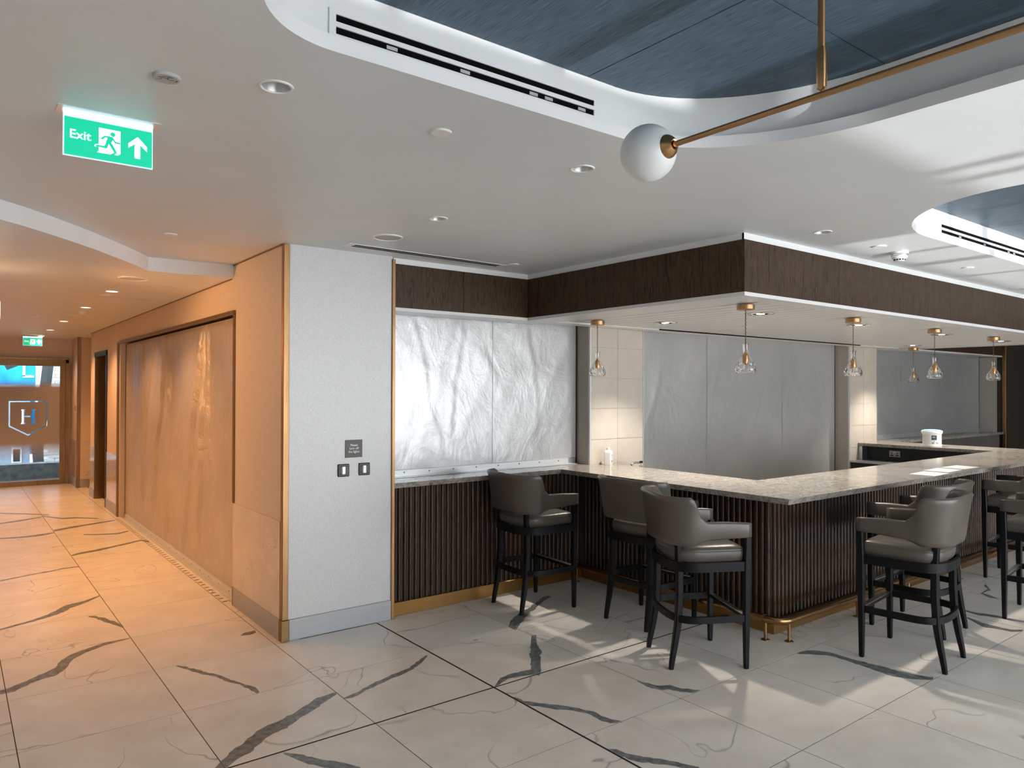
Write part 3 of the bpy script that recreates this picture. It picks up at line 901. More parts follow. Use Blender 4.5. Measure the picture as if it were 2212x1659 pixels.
# ------------------------------------------------------------------ bulkhead over the bar
bulk = struct_root('ceiling_bulkhead', (0, 0, 0))
bm = bmesh.new()
box(bm, 4.135, 11.37, 2.885, 5.50, 2.432, ZC)
box(bm, 2.762, 4.134, 5.145, 5.50, 2.432, ZC)
box(bm, 11.371, 15.21, 5.145, 5.50, 2.432, ZC)
obj('core', bm, 'white_paint', bulk)
FB, FT = 2.432, 2.776
def fascia(x0, x1, y0, y1):
    obj('panel', bbox(x0, x1, y0, y1, FB, FT, 0.0015), 'wood_fascia', bulk)
fascia(2.762, 3.42, 5.12, 5.144); fascia(3.422, 4.108, 5.12, 5.144)
fascia(4.11, 4.134, 4.04, 5.143); fascia(4.11, 4.134, 2.886, 4.038)
xs = [4.11, 5.30, 6.52, 7.74, 8.96, 10.18, 11.39]
for a, b in zip(xs, xs[1:]):
    fascia(a + 0.001, b - 0.001, 2.86, 2.884)
fascia(11.371, 11.39, 2.886, 5.143)
xs = [11.392, 12.6, 13.9, 15.21]
for a, b in zip(xs, xs[1:]):
    fascia(a, b - 0.002, 5.12, 5.144)
# white strip between timber and ceiling
bm = bmesh.new()
box(bm, 2.762, 4.12, 5.128, 5.144, FT, ZC); box(bm, 4.118, 4.134, 2.87, 5.13, FT, ZC)
box(bm, 4.118, 11.38, 2.868, 2.884, FT, ZC); box(bm, 11.371, 11.384, 2.87, 5.13, FT, ZC); box(bm, 11.39, 15.2, 5.128, 5.144, FT, ZC)
obj('top_strip', bm, 'white_paint', bulk)
# white border of the underside
bm = bmesh.new()
box(bm, 4.106, 4.40, 2.856, 5.50, 2.406, 2.431); box(bm, 11.10, 11.394, 2.856, 5.50, 2.406, 2.431)
box(bm, 4.40, 11.10, 2.856, 3.02, 2.406, 2.431); box(bm, 4.40, 11.10, 5.06, 5.24, 2.406, 2.431)
box(bm, 2.762, 4.106, 5.116, 5.36, 2.406, 2.431); box(bm, 11.394, 15.21, 5.116, 5.36, 2.406, 2.431)
obj('underside_border', bm, 'soffit_white', bulk)
obj('slot', bbox(5.8, 9.9, 5.040, 5.054, 2.404, 2.431), 'black_void', bulk)
# long white planks between the borders
k = 0
pl = bbox(0.007, 0.145, 3.022, 5.03, 2.414, 2.430)
obj('plank_gap_shade', bbox(4.40, 11.10, 3.02, 5.04, 2.4305, 2.4318), 'grout_dark', bulk)  # dark sheet added so the gaps between planks read as shaded
plank0 = obj('plank', pl, 'soffit_white', bulk, loc=(4.402, 0, 0))
for k in range(1, 44):
    x = 4.402 + k * 0.1522
    if x + 0.15 > 11.10: break
    link('plank', plank0.data, bulk, (x, 0, 0))

# ------------------------------------------------------------------ tiled pillars behind the bar
def pillar(name, x0, x1, front):
    o = struct(name, bbox(x0, x1, front, 5.52, 0, 2.43), 'grey_side')
    obj('corner_bead', bbox(x0 - 0.002, x0 + 0.014, front - 0.012, front + 0.006, 0, 2.405), 'alu', o)
    obj('corner_bead', bbox(x1 - 0.012, x1 + 0.002, front - 0.012, front + 0.006, 0, 2.405), 'alu', o)
    obj('grout', bbox(x0 + 0.014, x1 - 0.012, front - 0.004, front, 0, 2.405), 'grout_cream', o)
    zj = [0.07, 0.377, 0.683, 0.989, 1.295, 1.602, 1.903, 2.208, 2.404]
    xm = (x0 + x1) / 2
    for za, zb in zip(zj, zj[1:]):
        for a, b in ((x0 + 0.015, xm), (xm, x1 - 0.013)):
            obj('tile', bbox(a + 0.002, b - 0.002, front - 0.010, front - 0.004, za + 0.002, zb - 0.002), 'cream_tile', o)
    for za, zb in zip(zj, zj[1:]):
        obj('side_panel', bbox(x0 - 0.006, x0, front + 0.008, 5.40, za + 0.0015, zb - 0.0015), 'grey_side', o)
    return o
pillar('wall_pillar', 4.99, 5.762, 5.245)
pillar('wall_pillar_far', 9.97, 10.76, 5.245)
struct('wall_jamb_far', bbox(14.985, 15.175, 5.20, 5.52, 1.05, 2.40), 'grey_side')
# bronze edge at the far end of the back wall
struct('trim_20', bbox(15.18, 15.23, 5.06, 5.12, 0, ZC - 0.05, 0.003), 'bronze_trim')

# ------------------------------------------------------------------ fire curtains (roller shutters)
def sstep(a, b, x):
    t = max(0.0, min(1.0, (x - a) / (b - a)))
    return t * t * (3 - 2 * t)

def curtain(name, label, group, a, b, pos, z0, z1, along='X', cloth_m='curtain_cloth', seams=(), amp=1.0, bar=True, nscrew=8, creases=()):
    """a..b run along X (plane Y=pos) or along Y (plane X=pos)"""
    t = thing(name, label, 'shutter', ((a + b) / 2, pos, z0) if along == 'X' else (pos, (a + b) / 2, z0), 0.0 if along == 'X' else -PI / 2, group)
    # local: x runs along the curtain, -y faces the room; for along Y local x = -Y
    Lh = (b - a) / 2; h = z1 - z0
    nx = int(2 * Lh / (0.018 if along == 'Y' else 0.028)); nz = int(h / 0.03)
    bm = bmesh.new()
    zb = 0.06 if bar else 0.01
    seed = a * 3.1 + pos
    def disp(x, z):
        e = min(1.0, (Lh - abs(x)) / 0.12) * min(1.0, (h - z) / 0.1 + 0.15) * min(1.0, (z - zb) / 0.10 + 0.1)
        q = 0.010 * noise.noise(Vector((x * 0.9 + seed, z * 0.7, 3.1)))
        for s, fx, fz, am in ((1.0, 2.2, -0.9, 0.009), (5.0, 1.5, 1.1, 0.008), (9.0, 4.5, -2.0, 0.004)):
            r = noise.noise(Vector((x * fx + z * fz + seed, z * 0.8 - x * 0.3, s)))
            q += am * (1 - min(1.0, abs(r) * 5.0)) * (0.4 + 0.6 * noise.noise(Vector((x * 1.3, z * 1.7, s + 20 + seed))))
        lowz = max(0.0, 1 - (z - zb) / 0.8)
        q += 0.006 * lowz * noise.noise(Vector((x * 5 + z * 6 + seed, z * 3.5, 40)))
        cw_ = 0.034 if along == 'Y' else 0.03
        for cx_, sl_, am, zt_ in creases:      # long wandering creases
            xc = cx_ + sl_ * (z - h) + 0.05 * noise.noise(Vector((cx_ * 7, z * 2.2, 50))) + 0.02 * noise.noise(Vector((cx_, z * 7.0, 60)))
            dx = (x - xc) / cw_
            if abs(dx) < 4:
                q += am / amp * (math.exp(-dx * dx) - 0.8 * math.exp(-(dx - 1.3) ** 2)) * (0.6 + 0.4 * noise.noise(Vector((cx_, z * 3, 70)))) * sstep(zt_ - 0.3, zt_, z)
        return q * e * amp
    grid = []
    for j in range(nz + 1):
        row = []
        for i in range(nx + 1):
            x = -Lh + 2 * Lh * i / nx; z = zb + (h - zb) * j / nz
            row.append(bm.verts.new((x, -disp(x, z), z)))
        grid.append(row)
    for j in range(nz):
        for i in range(nx):
            bm.faces.new((grid[j][i], grid[j][i + 1], grid[j + 1][i + 1], grid[j + 1][i]))
    fab = obj('fabric', bm, cloth_m, t, smooth=True)
    for s in seams:
        bm = bmesh.new()
        x = s
        for j in range(nz):
            za, zb_ = zb + (h - zb) * j / nz, zb + (h - zb) * (j + 1) / nz
            ya, yb = -disp(x, za) - 0.004, -disp(x, zb_) - 0.004
            q = [(x - 0.012, ya, za), (x + 0.012, ya, za), (x + 0.012, yb, zb_), (x - 0.012, yb, zb_)]
            bm.faces.new([bm.verts.new(p) for p in q])
        bmesh.ops.remove_doubles(bm, verts=bm.verts[:], dist=1e-5)
        obj('seam', bm, cloth_m, fab)
    if bar:
        bb = obj('bottom_bar', bbox(-Lh + 0.12, Lh - 0.12, -0.022, 0.01, 0.004, 0.062, 0.002), 'alu', t)
        obj('floor_lip', bbox(-Lh + 0.02, Lh - 0.02, -0.05, 0.01, 0.0, 0.005), 'alu', t)
        sc = None
        for k in range(nscrew):
            x = -Lh + 0.25 + (2 * Lh - 0.5) * k / (nscrew - 1)
            if sc is None:
                s0 = lathe([(0.0, 0.003), (0.006, 0.002), (0.006, 0.0)], 8)
                bmesh.ops.rotate(s0, verts=s0.verts[:], cent=(0, 0, 0), matrix=Matrix.Rotation(PI / 2, 3, 'X'))
                so = obj('screw', s0, 'label_dark', bb, loc=(x, -0.0222, 0.04))
                sc = so.data
            else:
                link('screw', sc, bb, (x, -0.0222, 0.04))
        for sx in (-1, 1):
            obj('end_plate', bbox(min(sx * (Lh - 0.115), sx * (Lh - 0.02)), max(sx * (Lh - 0.115), sx * (Lh - 0.02)), -0.012, 0.01, 0.005, 0.058), 'steel', t)
    for sx in (-1, 1):
        x = sx * Lh
        obj('guide_rail', bbox(x - 0.005, x + 0.005, -0.004, 0.05, 0, h), 'black_metal', t)
    return t

G = 'fire curtains pulled down over the openings'
curtain('fire_curtain', 'silver fabric fire curtain closed above the fluted counter beside the switch column', G, 2.765, 4.975, 5.42, 1.052, 2.44, seams=(3.952 - 3.87,), amp=0.55, nscrew=8, creases=((-0.8, -0.25, 0.005, 0.2), (-0.25, 0.15, 0.004, 0.5), (0.5, -0.1, 0.004, 0.7)))
curtain('fire_curtain', 'wide silver fabric fire curtain hanging behind the bar between the tiled pillars', G, 5.765, 9.955, 5.44, 0.002, 2.44, seams=(7.08 - 7.86, 8.648 - 7.86), amp=0.8, bar=False, creases=((-0.5, 0.25, 0.003, 0.9), (0.62, 0.45, 0.004, 0.9), (1.15, 0.3, 0.004, 0.8), (1.75, 0.8, 0.005, 0.6), (2.5, 1.0, 0.006, 0.8), (2.9, 1.0, 0.006, 0.8)))
curtain('fire_curtain', 'silver fabric fire curtain closed behind the white tub beyond the far pillar', G, 10.775, 14.97, 5.42, 1.052, 2.44, seams=(11.9 - 12.86, 13.3 - 12.86), amp=0.6, nscrew=14)
curtain('fire_curtain', 'creased fire curtain closing the wide opening along the corridor', G, 6.25, 11.345, 1.945, 0.002, 2.40, along='Y', cloth_m='curtain_cloth_tan', amp=1.5, nscrew=16, creases=((-1.35, 0.02, 0.035, 0.5), (-0.15, 0.30, 0.045, 0.5), (0.05, 0.08, 0.045, 0.3), (1.35, 0.30, 0.045, 0.3), (1.55, -0.03, 0.03, 1.2), (1.45, 0.10, 0.04, 0.5), (-0.8, 0.4, 0.02, 1.2)))

# slots in the stone strip in front of the corridor curtain
dv = thing('floor_slot_vent', 'row of dark oval slots in the floor in front of the corridor curtain', 'vent', (1.845, 8.8, 0))
s0 = bmesh.new()
cap = [(0.022 * math.cos(a) * 1.0, 0.008 * math.sin(a)) for a in [2 * PI * k / 12 for k in range(12)]]
prism(cap, 0.0002, 0.0012, s0)
first = None
for k in range(46):
    y = -2.45 + 4.9 * k / 45
    if first is None:
        first = obj('slot', s0, 'black_void', dv, loc=(0, y, 0)).data
    else:
        link('slot', first, dv, (0, y, 0))

# ------------------------------------------------------------------ bar
def slat_mesh(h, w=0.034, d=0.020, n=6):
    bm = bmesh.new()
    prof = []
    for k in range(n + 1):
        a = PI * k / n
        prof.append((w / 2 * -math.cos(a), -d * math.sin(a) ** 0.8))
    lo = [bm.verts.new((x, y, 0)) for x, y in prof]
    hi = [bm.verts.new((x, y, h)) for x, y in prof]
    for i in range(n):
        bm.faces.new((lo[i], lo[i + 1], hi[i + 1], hi[i]))
    bm.faces.new(lo[::-1]); bm.faces.new(hi)
    me = bpy.data.meshes.new('slat'); bm.to_mesh(me); bm.free()
    me.materials.append(mat('wood_flute')); me.shade_smooth()
    try: me.set_sharp_from_angle(angle=math.radians(50))
    except Exception: pass
    return me
SL = slat_mesh(0.905)

bar = thing('bar_counter', 'dark fluted timber bar front with rounded corner and bronze kick plate', 'bar', (4.79, 3.08, 0))
def bl(x, y, z=0): return (x - 4.79, y - 3.08, z)
def bboxw(x0, x1, y0, y1, z0, z1, bev=0.0):
    return bbox(x0 - 4.79, x1 - 4.79, y0 - 3.08, y1 - 3.08, z0, z1, bev)
body = bmesh.new()
fx, fy, rc = 4.845, 3.135, 0.055
outl = [(fx + rc - rc * math.cos(a) , fy + rc - rc * math.sin(a)) for a in [PI / 2 * k / 6 for k in range(7)]]
poly = outl + [(10.50, fy), (10.50, 5.20), (10.44, 5.20), (10.44, 3.36), (5.06, 3.36), (5.06, 5.16), (fx, 5.16)]
body = prism([(x - 4.79, y - 3.08) for x, y in poly], 0.03, 1.005)
obj('body', body, 'dark_panel', bar)
y = fy + rc + 0.022
while y < 5.15:
    link('slat', SL, bar, bl(fx, y, 0.10), (0, 0, -PI / 2)); y += 0.0505
for k in range(2):
    a = PI / 2 * (k + 0.5) / 2
    link('slat', SL, bar, bl(fx + rc - rc * math.cos(a), fy + rc - rc * math.sin(a), 0.10), (0, 0, -PI / 2 + a))
x = fx + rc + 0.022
while x < 10.5:
    link('slat', SL, bar, bl(x, fy, 0.10)); x += 0.0505
obj('kick_plate', bboxw(4.79, 4.835, 3.08, 5.15, 0, 0.098, 0.002), 'brass_kick', bar)
obj('kick_plate', bboxw(4.8355, 10.5, 3.08, 3.125, 0, 0.098, 0.002), 'brass_kick', bar)

# low fluted counters under the curtains
def back_counter(label, x0, x1, group):
    t = thing('serving_counter', label, 'counter', (x0, 5.13, 0), 0, group)
    Lx = x1 - x0
    obj('body', bbox(0, Lx, 0.035, 0.38, 0.0, 1.005), 'dark_panel', t)
    x = 0.028
    while x < Lx - 0.02:
        link('slat', SL, t, (x, 0.035, 0.10)); x += 0.0505
    obj('kick_plate', bbox(0, Lx, 0, 0.03, 0, 0.105, 0.002), 'brass_kick', t)
    return t
back_counter('fluted timber counter front below the curtain beside the switch column', 2.762, 4.785, 'fluted counters under the curtains')
t = back_counter('fluted timber counter front below the curtain behind the white tub', 10.80, 15.17, 'fluted counters under the curtains')
tag(obj('stone_ledge', bbox(10.90, 15.17, 5.09, 5.50, 1.008, 1.05, 0.002), 'granite'), 'grey stone ledge under the far curtain behind the white tub', 'worktop')

tag(obj('stone_ledge', prism([(2.765, 5.10), (4.4995, 5.10), (4.4995, 5.50), (2.765, 5.50)], 1.008, 1.05, inset=[(2.765, 5.118), (4.4995, 5.118), (4.4995, 5.50), (2.765, 5.50)]), 'granite'), 'grey stone ledge under the curtain beside the switch column', 'worktop')
# granite worktop
O = [(4.50, 5.10), (4.50, 2.78), (10.86, 2.78), (10.86, 5.232), (10.20, 5.232), (10.20, 3.53), (5.25, 3.53), (5.25, 5.232), (4.985, 5.232), (4.985, 5.50), (4.50, 5.50)]
I = [(4.518, 5.10), (4.518, 2.798), (10.842, 2.798), (10.842, 5.232), (10.218, 5.232), (10.218, 3.515), (5.235, 3.515), (5.235, 5.232), (4.985, 5.232), (4.985, 5.50), (4.518, 5.50)]
wt = tag(obj('bar_worktop', prism(O, 1.008, 1.05, inset=I), 'granite'), 'polished grey granite worktop running round the bar and its return', 'worktop')

# foot rail
fr_ = thing('foot_rail', 'bronze foot rail on short posts round the base of the bar', 'rail', (4.65, 2.935, 0))
path = [(0, 2.18, 0.15), (0, 0.10, 0.15)] + [(0.10 - 0.10 * math.cos(a), 0.10 - 0.10 * math.sin(a), 0.15) for a in [PI / 2 * k / 8 for k in range(1, 9)]] + [(5.75, 0, 0.15)]
obj('rail', tube(path, 0.028, 16), 'bronze_rail', fr_, smooth=True)
def rail_post(x, y):
    ps = obj('post', tube([(0, 0, 0.006), (0, 0, 0.14)], 0.0115, 10), 'bronze_rail', fr_, smooth=True, loc=(x, y, 0))
    obj('foot_disc', lathe([(0.0, 0.008), (0.012, 0.008), (0.030, 0.004), (0.032, 0.0), (0, 0)], 18), 'bronze_dark', ps, smooth=True)
    obj('collar', tube([(-0.0, 0, 0.15), (0.0, 0.014, 0.15)] if x > 0.05 and y < 0.05 else [(0, 0, 0.15), (0.0, 0.014, 0.15)], 0.0305, 16), 'bronze_dark', ps)
for x, y in ((0, 2.115), (0, 1.13), (0, 0.125), (0.10, 0.0), (1.06, 0.0), (1.94, 0.0), (2.99, 0.0), (4.0, 0.0), (5.0, 0.0)):
    rail_post(x, y)

# work shelf and upstand inside the far end of the bar
sf = thing('under_counter', 'dark under counter with steel work shelf inside the far end of the bar', 'counter', (9.97, 3.55, 0))
obj('work_shelf', bbox(0.0, 0.46, 0, 1.68, 0.79, 0.815, 0.002), 'steel', sf)
obj('cabinet', bbox(0.03, 0.46, 0, 1.68, 0.05, 0.79), 'black_metal', sf)
obj('upstand', bbox(0.40, 0.46, 0, 1.68, 0.815, 1.004), 'black_metal', sf)
obj('end_panel', bbox(0.25, 0.40, 1.63, 1.68, 0.815, 1.004), 'steel', sf)
sk = thing('power_socket', 'double power socket on the dark upstand inside the bar', 'socket', (10.3695, 4.80, 0.915))
obj('plate', bbox(-0.008, 0, -0.073, 0.073, -0.043, 0.043, 0.002), 'socket_plate', sk)
for yy in (-0.036, 0.036):
    obj('earth_hole', bbox(-0.0095, -0.008, yy - 0.006, yy + 0.006, 0.0, 0.014), 'black_void', sk)
    obj('pin_holes', bbox(-0.0095, -0.008, yy - 0.022, yy + 0.022, -0.028, -0.016), 'black_void', sk)
for yy in (-0.008, 0.008):
    obj('rocker', bbox(-0.012, -0.008, yy - 0.006, yy + 0.006, 0.012, 0.032), 'white_plastic', sk)

# ------------------------------------------------------------------ bar stools
def superD(hw, xb, xf, xs, e=0.62, n=14, nf=5):
    """D-shaped path from front-left along the side, round the back, to front-right. xs = where the bend starts"""
    pts = []
    for k in range(nf):
        pts.append((xf + (xs - xf) * k / nf, hw))
    for k in range(n + 1):
        a = PI / 2 * k / n
        pts.append((xs - (xs - xb) * math.sin(a) ** e if k else xs, hw * math.cos(a) ** e if k < n else 0.0))
    left = pts
    right = [(x, -y) for x, y in pts[:-1]][::-1]
    return left + right

def band(path, z0, z1, th, closed=False):
    """vertical strip of thickness th (outside = path)"""
    bm = bmesh.new()
    n = len(path)
    inn = []
    for i in range(n):
        a = Vector(path[i - 1 if (i > 0 or closed) else 0]); b = Vector(path[(i + 1) % n if closed else min(n - 1, i + 1)])
        t = (b - a).normalized()
        inn.append((path[i][0] - t.y * th * -1, path[i][1] + t.x * th * -1) if False else (path[i][0] + t.y * -th * -1, path[i][1] - t.x * -th * -1))
    A = [bm.verts.new((x, y, z0)) for x, y in path]; B = [bm.verts.new((x, y, z1)) for x, y in path]
    Cc = [bm.verts.new((x, y, z0)) for x, y in inn]; D = [bm.verts.new((x, y, z1)) for x, y in inn]
    rng = range(n if closed else n - 1)
    for i in rng:
        j = (i + 1) % n
        bm.faces.new((A[i], A[j], B[j], B[i])); bm.faces.new((D[i], D[j], Cc[j], Cc[i]))
        bm.faces.new((B[i], B[j], D[j], D[i])); bm.faces.new((Cc[i], Cc[j], A[j], A[i]))
    if not closed:
        bm.faces.new((A[0], B[0], D[0], Cc[0])); bm.faces.new((A[-1], Cc[-1], D[-1], B[-1]))
    bmesh.ops.recalc_face_normals(bm, faces=bm.faces[:])
    return bm

def leg_mesh(path, sizes):
    bm = bmesh.new()
    rings = []
    for (x, y, z), s in zip(path, sizes):
        h = s / 2; c = s * 0.16
        o = [(-h + c, -h), (h - c, -h), (h, -h + c), (h, h - c), (h - c, h), (-h + c, h), (-h, h - c), (-h, -h + c)]
        rings.append([bm.verts.new((x + a, y + b, z)) for a, b in o])
    for a, b in zip(rings, rings[1:]):
        for k in range(8):
            bm.faces.new((a[k], a[(k + 1) % 8], b[(k + 1) % 8], b[k]))
    bm.faces.new(rings[0][::-1]); bm.faces.new(rings[-1])
    bmesh.ops.recalc_face_normals(bm, faces=bm.faces[:])
    return bm

def sstep(a, b, x):
    t = max(0.0, min(1.0, (x - a) / (b - a)))
    return t * t * (3 - 2 * t)

def make_stool(label):
    t = thing('bar_stool', label, 'bar stool', (0, 0, 0), 0, 'grey leather bar stools round the bar')
    # legs
    for s in (-1, 1):
        lg = obj('leg', leg_mesh([(0.237, s * 0.268, 0.0), (0.237, s * 0.268, 0.012), (0.238, s * 0.268, 0.32), (0.24, s * 0.268, 0.66), (0.245, s * 0.270, 0.86)], [0.026, 0.030, 0.040, 0.046, 0.040]), 'black_wood', t)
        lg2 = obj('leg', leg_mesh([(-0.245, s * 0.205, 0.0), (-0.238, s * 0.204, 0.05), (-0.215, s * 0.200, 0.17), (-0.195, s * 0.197, 0.30), (-0.185, s * 0.195, 0.48), (-0.185, s * 0.194, 0.66), (-0.195, s * 0.194, 0.83)], [0.028, 0.032, 0.038, 0.042, 0.044, 0.044, 0.040]), 'black_wood', t)
    # seat rail
    P = superD(0.262, -0.232, 0.235, -0.03, 0.66)
    rail = band(P, 0.628, 0.688, 0.022)
    obj('seat_rail', rail, 'black_wood', t, smooth=True)
    obj('front_rail', bbox(0.213, 0.235, -0.255, 0.255, 0.628, 0.688, 0.002), 'black_wood', t)
    # cushion
    out = superD(0.256, -0.226, 0.225, -0.03, 0.66)
    # squared, slightly rounded front
    fr = [(0.240, -0.20), (0.244, -0.10), (0.245, 0.0), (0.244, 0.10), (0.240, 0.20)]
    loop = out + fr
    cx = 0.0
    bm = bmesh.new()
    prof = [(0.97, 0.688), (0.995, 0.700), (1.012, 0.720), (1.015, 0.740), (1.004, 0.752), (1.006, 0.757), (0.985, 0.768), (0.93, 0.779), (0.80, 0.788), (0.5, 0.793)]
    rings = [[bm.verts.new((x * s, y * s, z)) for x, y in loop] for s, z in prof]
    n = len(loop)
    for a, b in zip(rings, rings[1:]):
        for k in range(n):
            bm.faces.new((a[k], a[(k + 1) % n], b[(k + 1) % n], b[k]))
    cv = bm.verts.new((0, 0, 0.794))
    for k in range(n):
        bm.faces.new((rings[-1][k], rings[-1][(k + 1) % n], cv))
    bm.faces.new(rings[0][::-1])
    bmesh.ops.recalc_face_normals(bm, faces=bm.faces[:])
    cu = obj('seat', bm, 'leather', t, smooth=True)
    pp = [(x * 1.012, y * 1.012, 0.7535) for x, y in loop]
    obj('piping', tube(pp, 0.0035, 6, closed=True), 'leather', cu, smooth=True)
    # wraparound back and arms
    path = superD(0.286, -0.262, 0.262, -0.04, 0.60, n=20, nf=9)
    bm = bmesh.new()
    rings = []
    m_ = len(path)
    for i, (x, y) in enumerate(path):
        a = Vector(path[max(0, i - 1)]); b = Vector(path[min(m_ - 1, i + 1)])
        tt = (b - a).normalized(); nn = Vector((tt.y, -tt.x))   # outward normal
        if nn.dot(Vector((x + 0.05, y))) < 0: nn = -nn
        f = sstep(-0.060, -0.150, x)
        top = 0.938 + 0.010 * sstep(0.26, 0.05, x) + 0.162 * f + 0.006 * f * (1 - abs(y) / 0.28)
        bot = 0.842 - 0.010 * sstep(0.2, -0.05, x) - 0.035 * sstep(-0.04, -0.14, x)
        th = 0.034 + 0.008 * f
        end = 1.0
        if i == 0 or i == m_ - 1: end = 0.55
        cs = []
        h = top - bot
        for dn, dz in ((0.0, 0.0), (0.32, 0.0), (0.5, 0.10), (0.5, 0.5), (0.5, 0.86), (0.40, 0.965), (0.15, 1.0), (-0.15, 1.0), (-0.40, 0.965), (-0.5, 0.86), (-0.5, 0.5), (-0.5, 0.10), (-0.32, 0.0)):
            z = bot + h * (0.5 + (dz - 0.5) * (0.93 if end < 1 else 1))
            lean = 0.15 * max(0.0, z - 0.84) * f + (0.010 if dz > 0.9 else 0) * f
            p = Vector((x, y)) + nn * (dn * th * end + lean)
            cs.append(bm.verts.new((p.x, p.y, z)))
        rings.append(cs)
    kq = len(rings[0])
    for a, b in zip(rings, rings[1:]):
        for k in range(kq):
            bm.faces.new((a[k], a[(k + 1) % kq], b[(k + 1) % kq], b[k]))
    bm.faces.new(rings[0]); bm.faces.new(rings[-1][::-1])
    bmesh.ops.recalc_face_normals(bm, faces=bm.faces[:])
    bk = obj('backrest', bm, 'leather', t)
    bk.data.shade_smooth()
    # foot ring
    P = superD(0.262, -0.222, 0.225, -0.05, 0.70)
    obj('foot_ring', band(P, 0.302, 0.345, 0.020), 'black_wood', t, smooth=True)
    obj('foot_bar', bbox(0.222, 0.252, -0.25, 0.25, 0.315, 0.339, 0.002), 'black_wood', t)
    obj('wear_plate', bbox(0.220, 0.254, -0.245, 0.245, 0.339, 0.343), 'steel', t)
    return t

STOOLS = [
    ((3.863, 4.75), -0.06, 'grey leather bar stool facing the bar, standing alone before the fluted side counter'),
    ((4.335, 3.90), 0.02, 'grey leather bar stool tucked under the worktop beside the paired stool at the bar corner'),
    ((3.985, 3.165), -0.49, 'grey leather bar stool turned at an angle just before the bar corner'),
    ((5.165, 2.270), 1.69, 'grey leather bar stool pulled out from the bar past the corner posts'),
    ((5.87, 2.535), 1.60, 'grey leather bar stool pushed closer to the bar, half hidden by the pulled out one'),
    ((8.18, 2.600), 1.69, 'dark shaded bar stool pushed up to the bar beyond the sheets of paper'),
    ((6.875, 2.005), 1.70, 'grey leather bar stool standing well back from the bar on the open floor'),
]
base = make_stool(STOOLS[0][2])
for k, ((x, y), rz, lb) in enumerate(STOOLS):
    if k == 0:
        base.location = (x, y, 0); base.rotation_euler = (0, 0, rz)
    else:
        dup(base, (x, y, 0), rz, lb)

# ------------------------------------------------------------------ cut glass pendants
def make_pendant(label):
    t = thing('pendant_lamp', label, 'pendant', (0, 0, 0), 0, 'cut glass decanter pendants over the bar')
    # origin at soffit
    obj('ceiling_rose', lathe([(0.0, 0.0), (0.060, 0.0), (0.0635, -0.003), (0.0635, -0.033), (0.061, -0.036), (0.0, -0.036)], 32), 'brass_satin', t, smooth=True)
    tw = [(0.0022 * math.cos(k * 0.9), 0.0022 * math.sin(k * 0.9), -0.036 - 0.0034 * k) for k in range(96)]
    obj('cord', tube(tw, 0.0034, 6), 'bronze_dark', t)
    obj('lamp_holder', lathe([(0.0, -0.335), (0.008, -0.338), (0.010, -0.352), (0.021, -0.362), (0.0235, -0.370), (0.0235, -0.425), (0.021, -0.428), (0.0, -0.428)], 20), 'brass', t, smooth=True)
    def cut(a, z):
        zz = -z
        if zz < 0.412: 
            return 0.0
        u = (zz - 0.412) / 0.070
        d = abs(((a * 10 / (2 * PI)) + u * 1.0) % 1.0 - 0.5) + abs(((a * 10 / (2 * PI)) - u * 1.0) % 1.0 - 0.5)
        return -0.0042 * (1 if d > 0.55 else 0.0) * min(1.0, u * 5) * min(1.0, (1.02 - u) * 6)
    oprof = [(0.0225, -0.278), (0.0235, -0.282), (0.0205, -0.287), (0.0195, -0.30), (0.0195, -0.325), (0.0212, -0.345), (0.026, -0.360), (0.0345, -0.378), (0.048, -0.399), (0.0585, -0.418), (0.0665, -0.436), (0.0715, -0.450), (0.0735, -0.464), (0.0725, -0.477), (0.068, -0.487), (0.061, -0.493), (0.056, -0.4955)]
    z_ = [q for q in oprof]
    oprof = [oprof[0]]
    for a, b in zip(z_, z_[1:]):
        for k in (0.5, 1.0):
            oprof.append((a[0] + (b[0] - a[0]) * k, a[1] + (b[1] - a[1]) * k))
    iprof = [(r - 0.0045, z) for r, z in oprof][::-1]
    bm = bmesh.new()
    n = 80
    rings = []
    for r, z in oprof:
        rings.append([bm.verts.new(((r + cut(2 * PI * k / n, z)) * math.cos(2 * PI * k / n), (r + cut(2 * PI * k / n, z)) * math.sin(2 * PI * k / n), z)) for k in range(n)])
    for r, z in iprof:
        rings.append([bm.verts.new((r * math.cos(2 * PI * k / n), r * math.sin(2 * PI * k / n), z)) for k in range(n)])
    for a, b in zip(rings, rings[1:] + rings[:1]):
        for k in range(n):
            bm.faces.new((a[k], a[(k + 1) % n], b[(k + 1) % n], b[k]))
    bmesh.ops.recalc_face_normals(bm, faces=bm.faces[:])
    gl = obj('glass_shade', bm, 'cut_glass', t)
    return t
PEND = [
    ((4.62, 4.75), 'cut glass decanter pendant hanging before the lit tiled pillar'),
    ((4.57, 3.17), 'cut glass decanter pendant hanging over the corner of the bar'),
    ((6.16, 3.20), 'cut glass decanter pendant hanging before the far tiled pillar and its dark side'),
    ((7.87, 3.25), 'cut glass decanter pendant hanging over the sheets of paper on the bar'),
    ((9.53, 3.30), 'cut glass decanter pendant hanging before the bronze edge and dark wall'),
    ((11.0, 4.83), 'small looking cut glass pendant hanging deep behind the white tub'),
    ((11.1, 3.30), 'cut glass decanter pendant over the far corner of the bar'),
]
pb = make_pendant(PEND[0][1])
for k, ((x, y), lb) in enumerate(PEND):
    if k == 0: pb.location = (x, y, 2.4055)
    else: dup(pb, (x, y, 2.4055), 0.3 * k, lb)

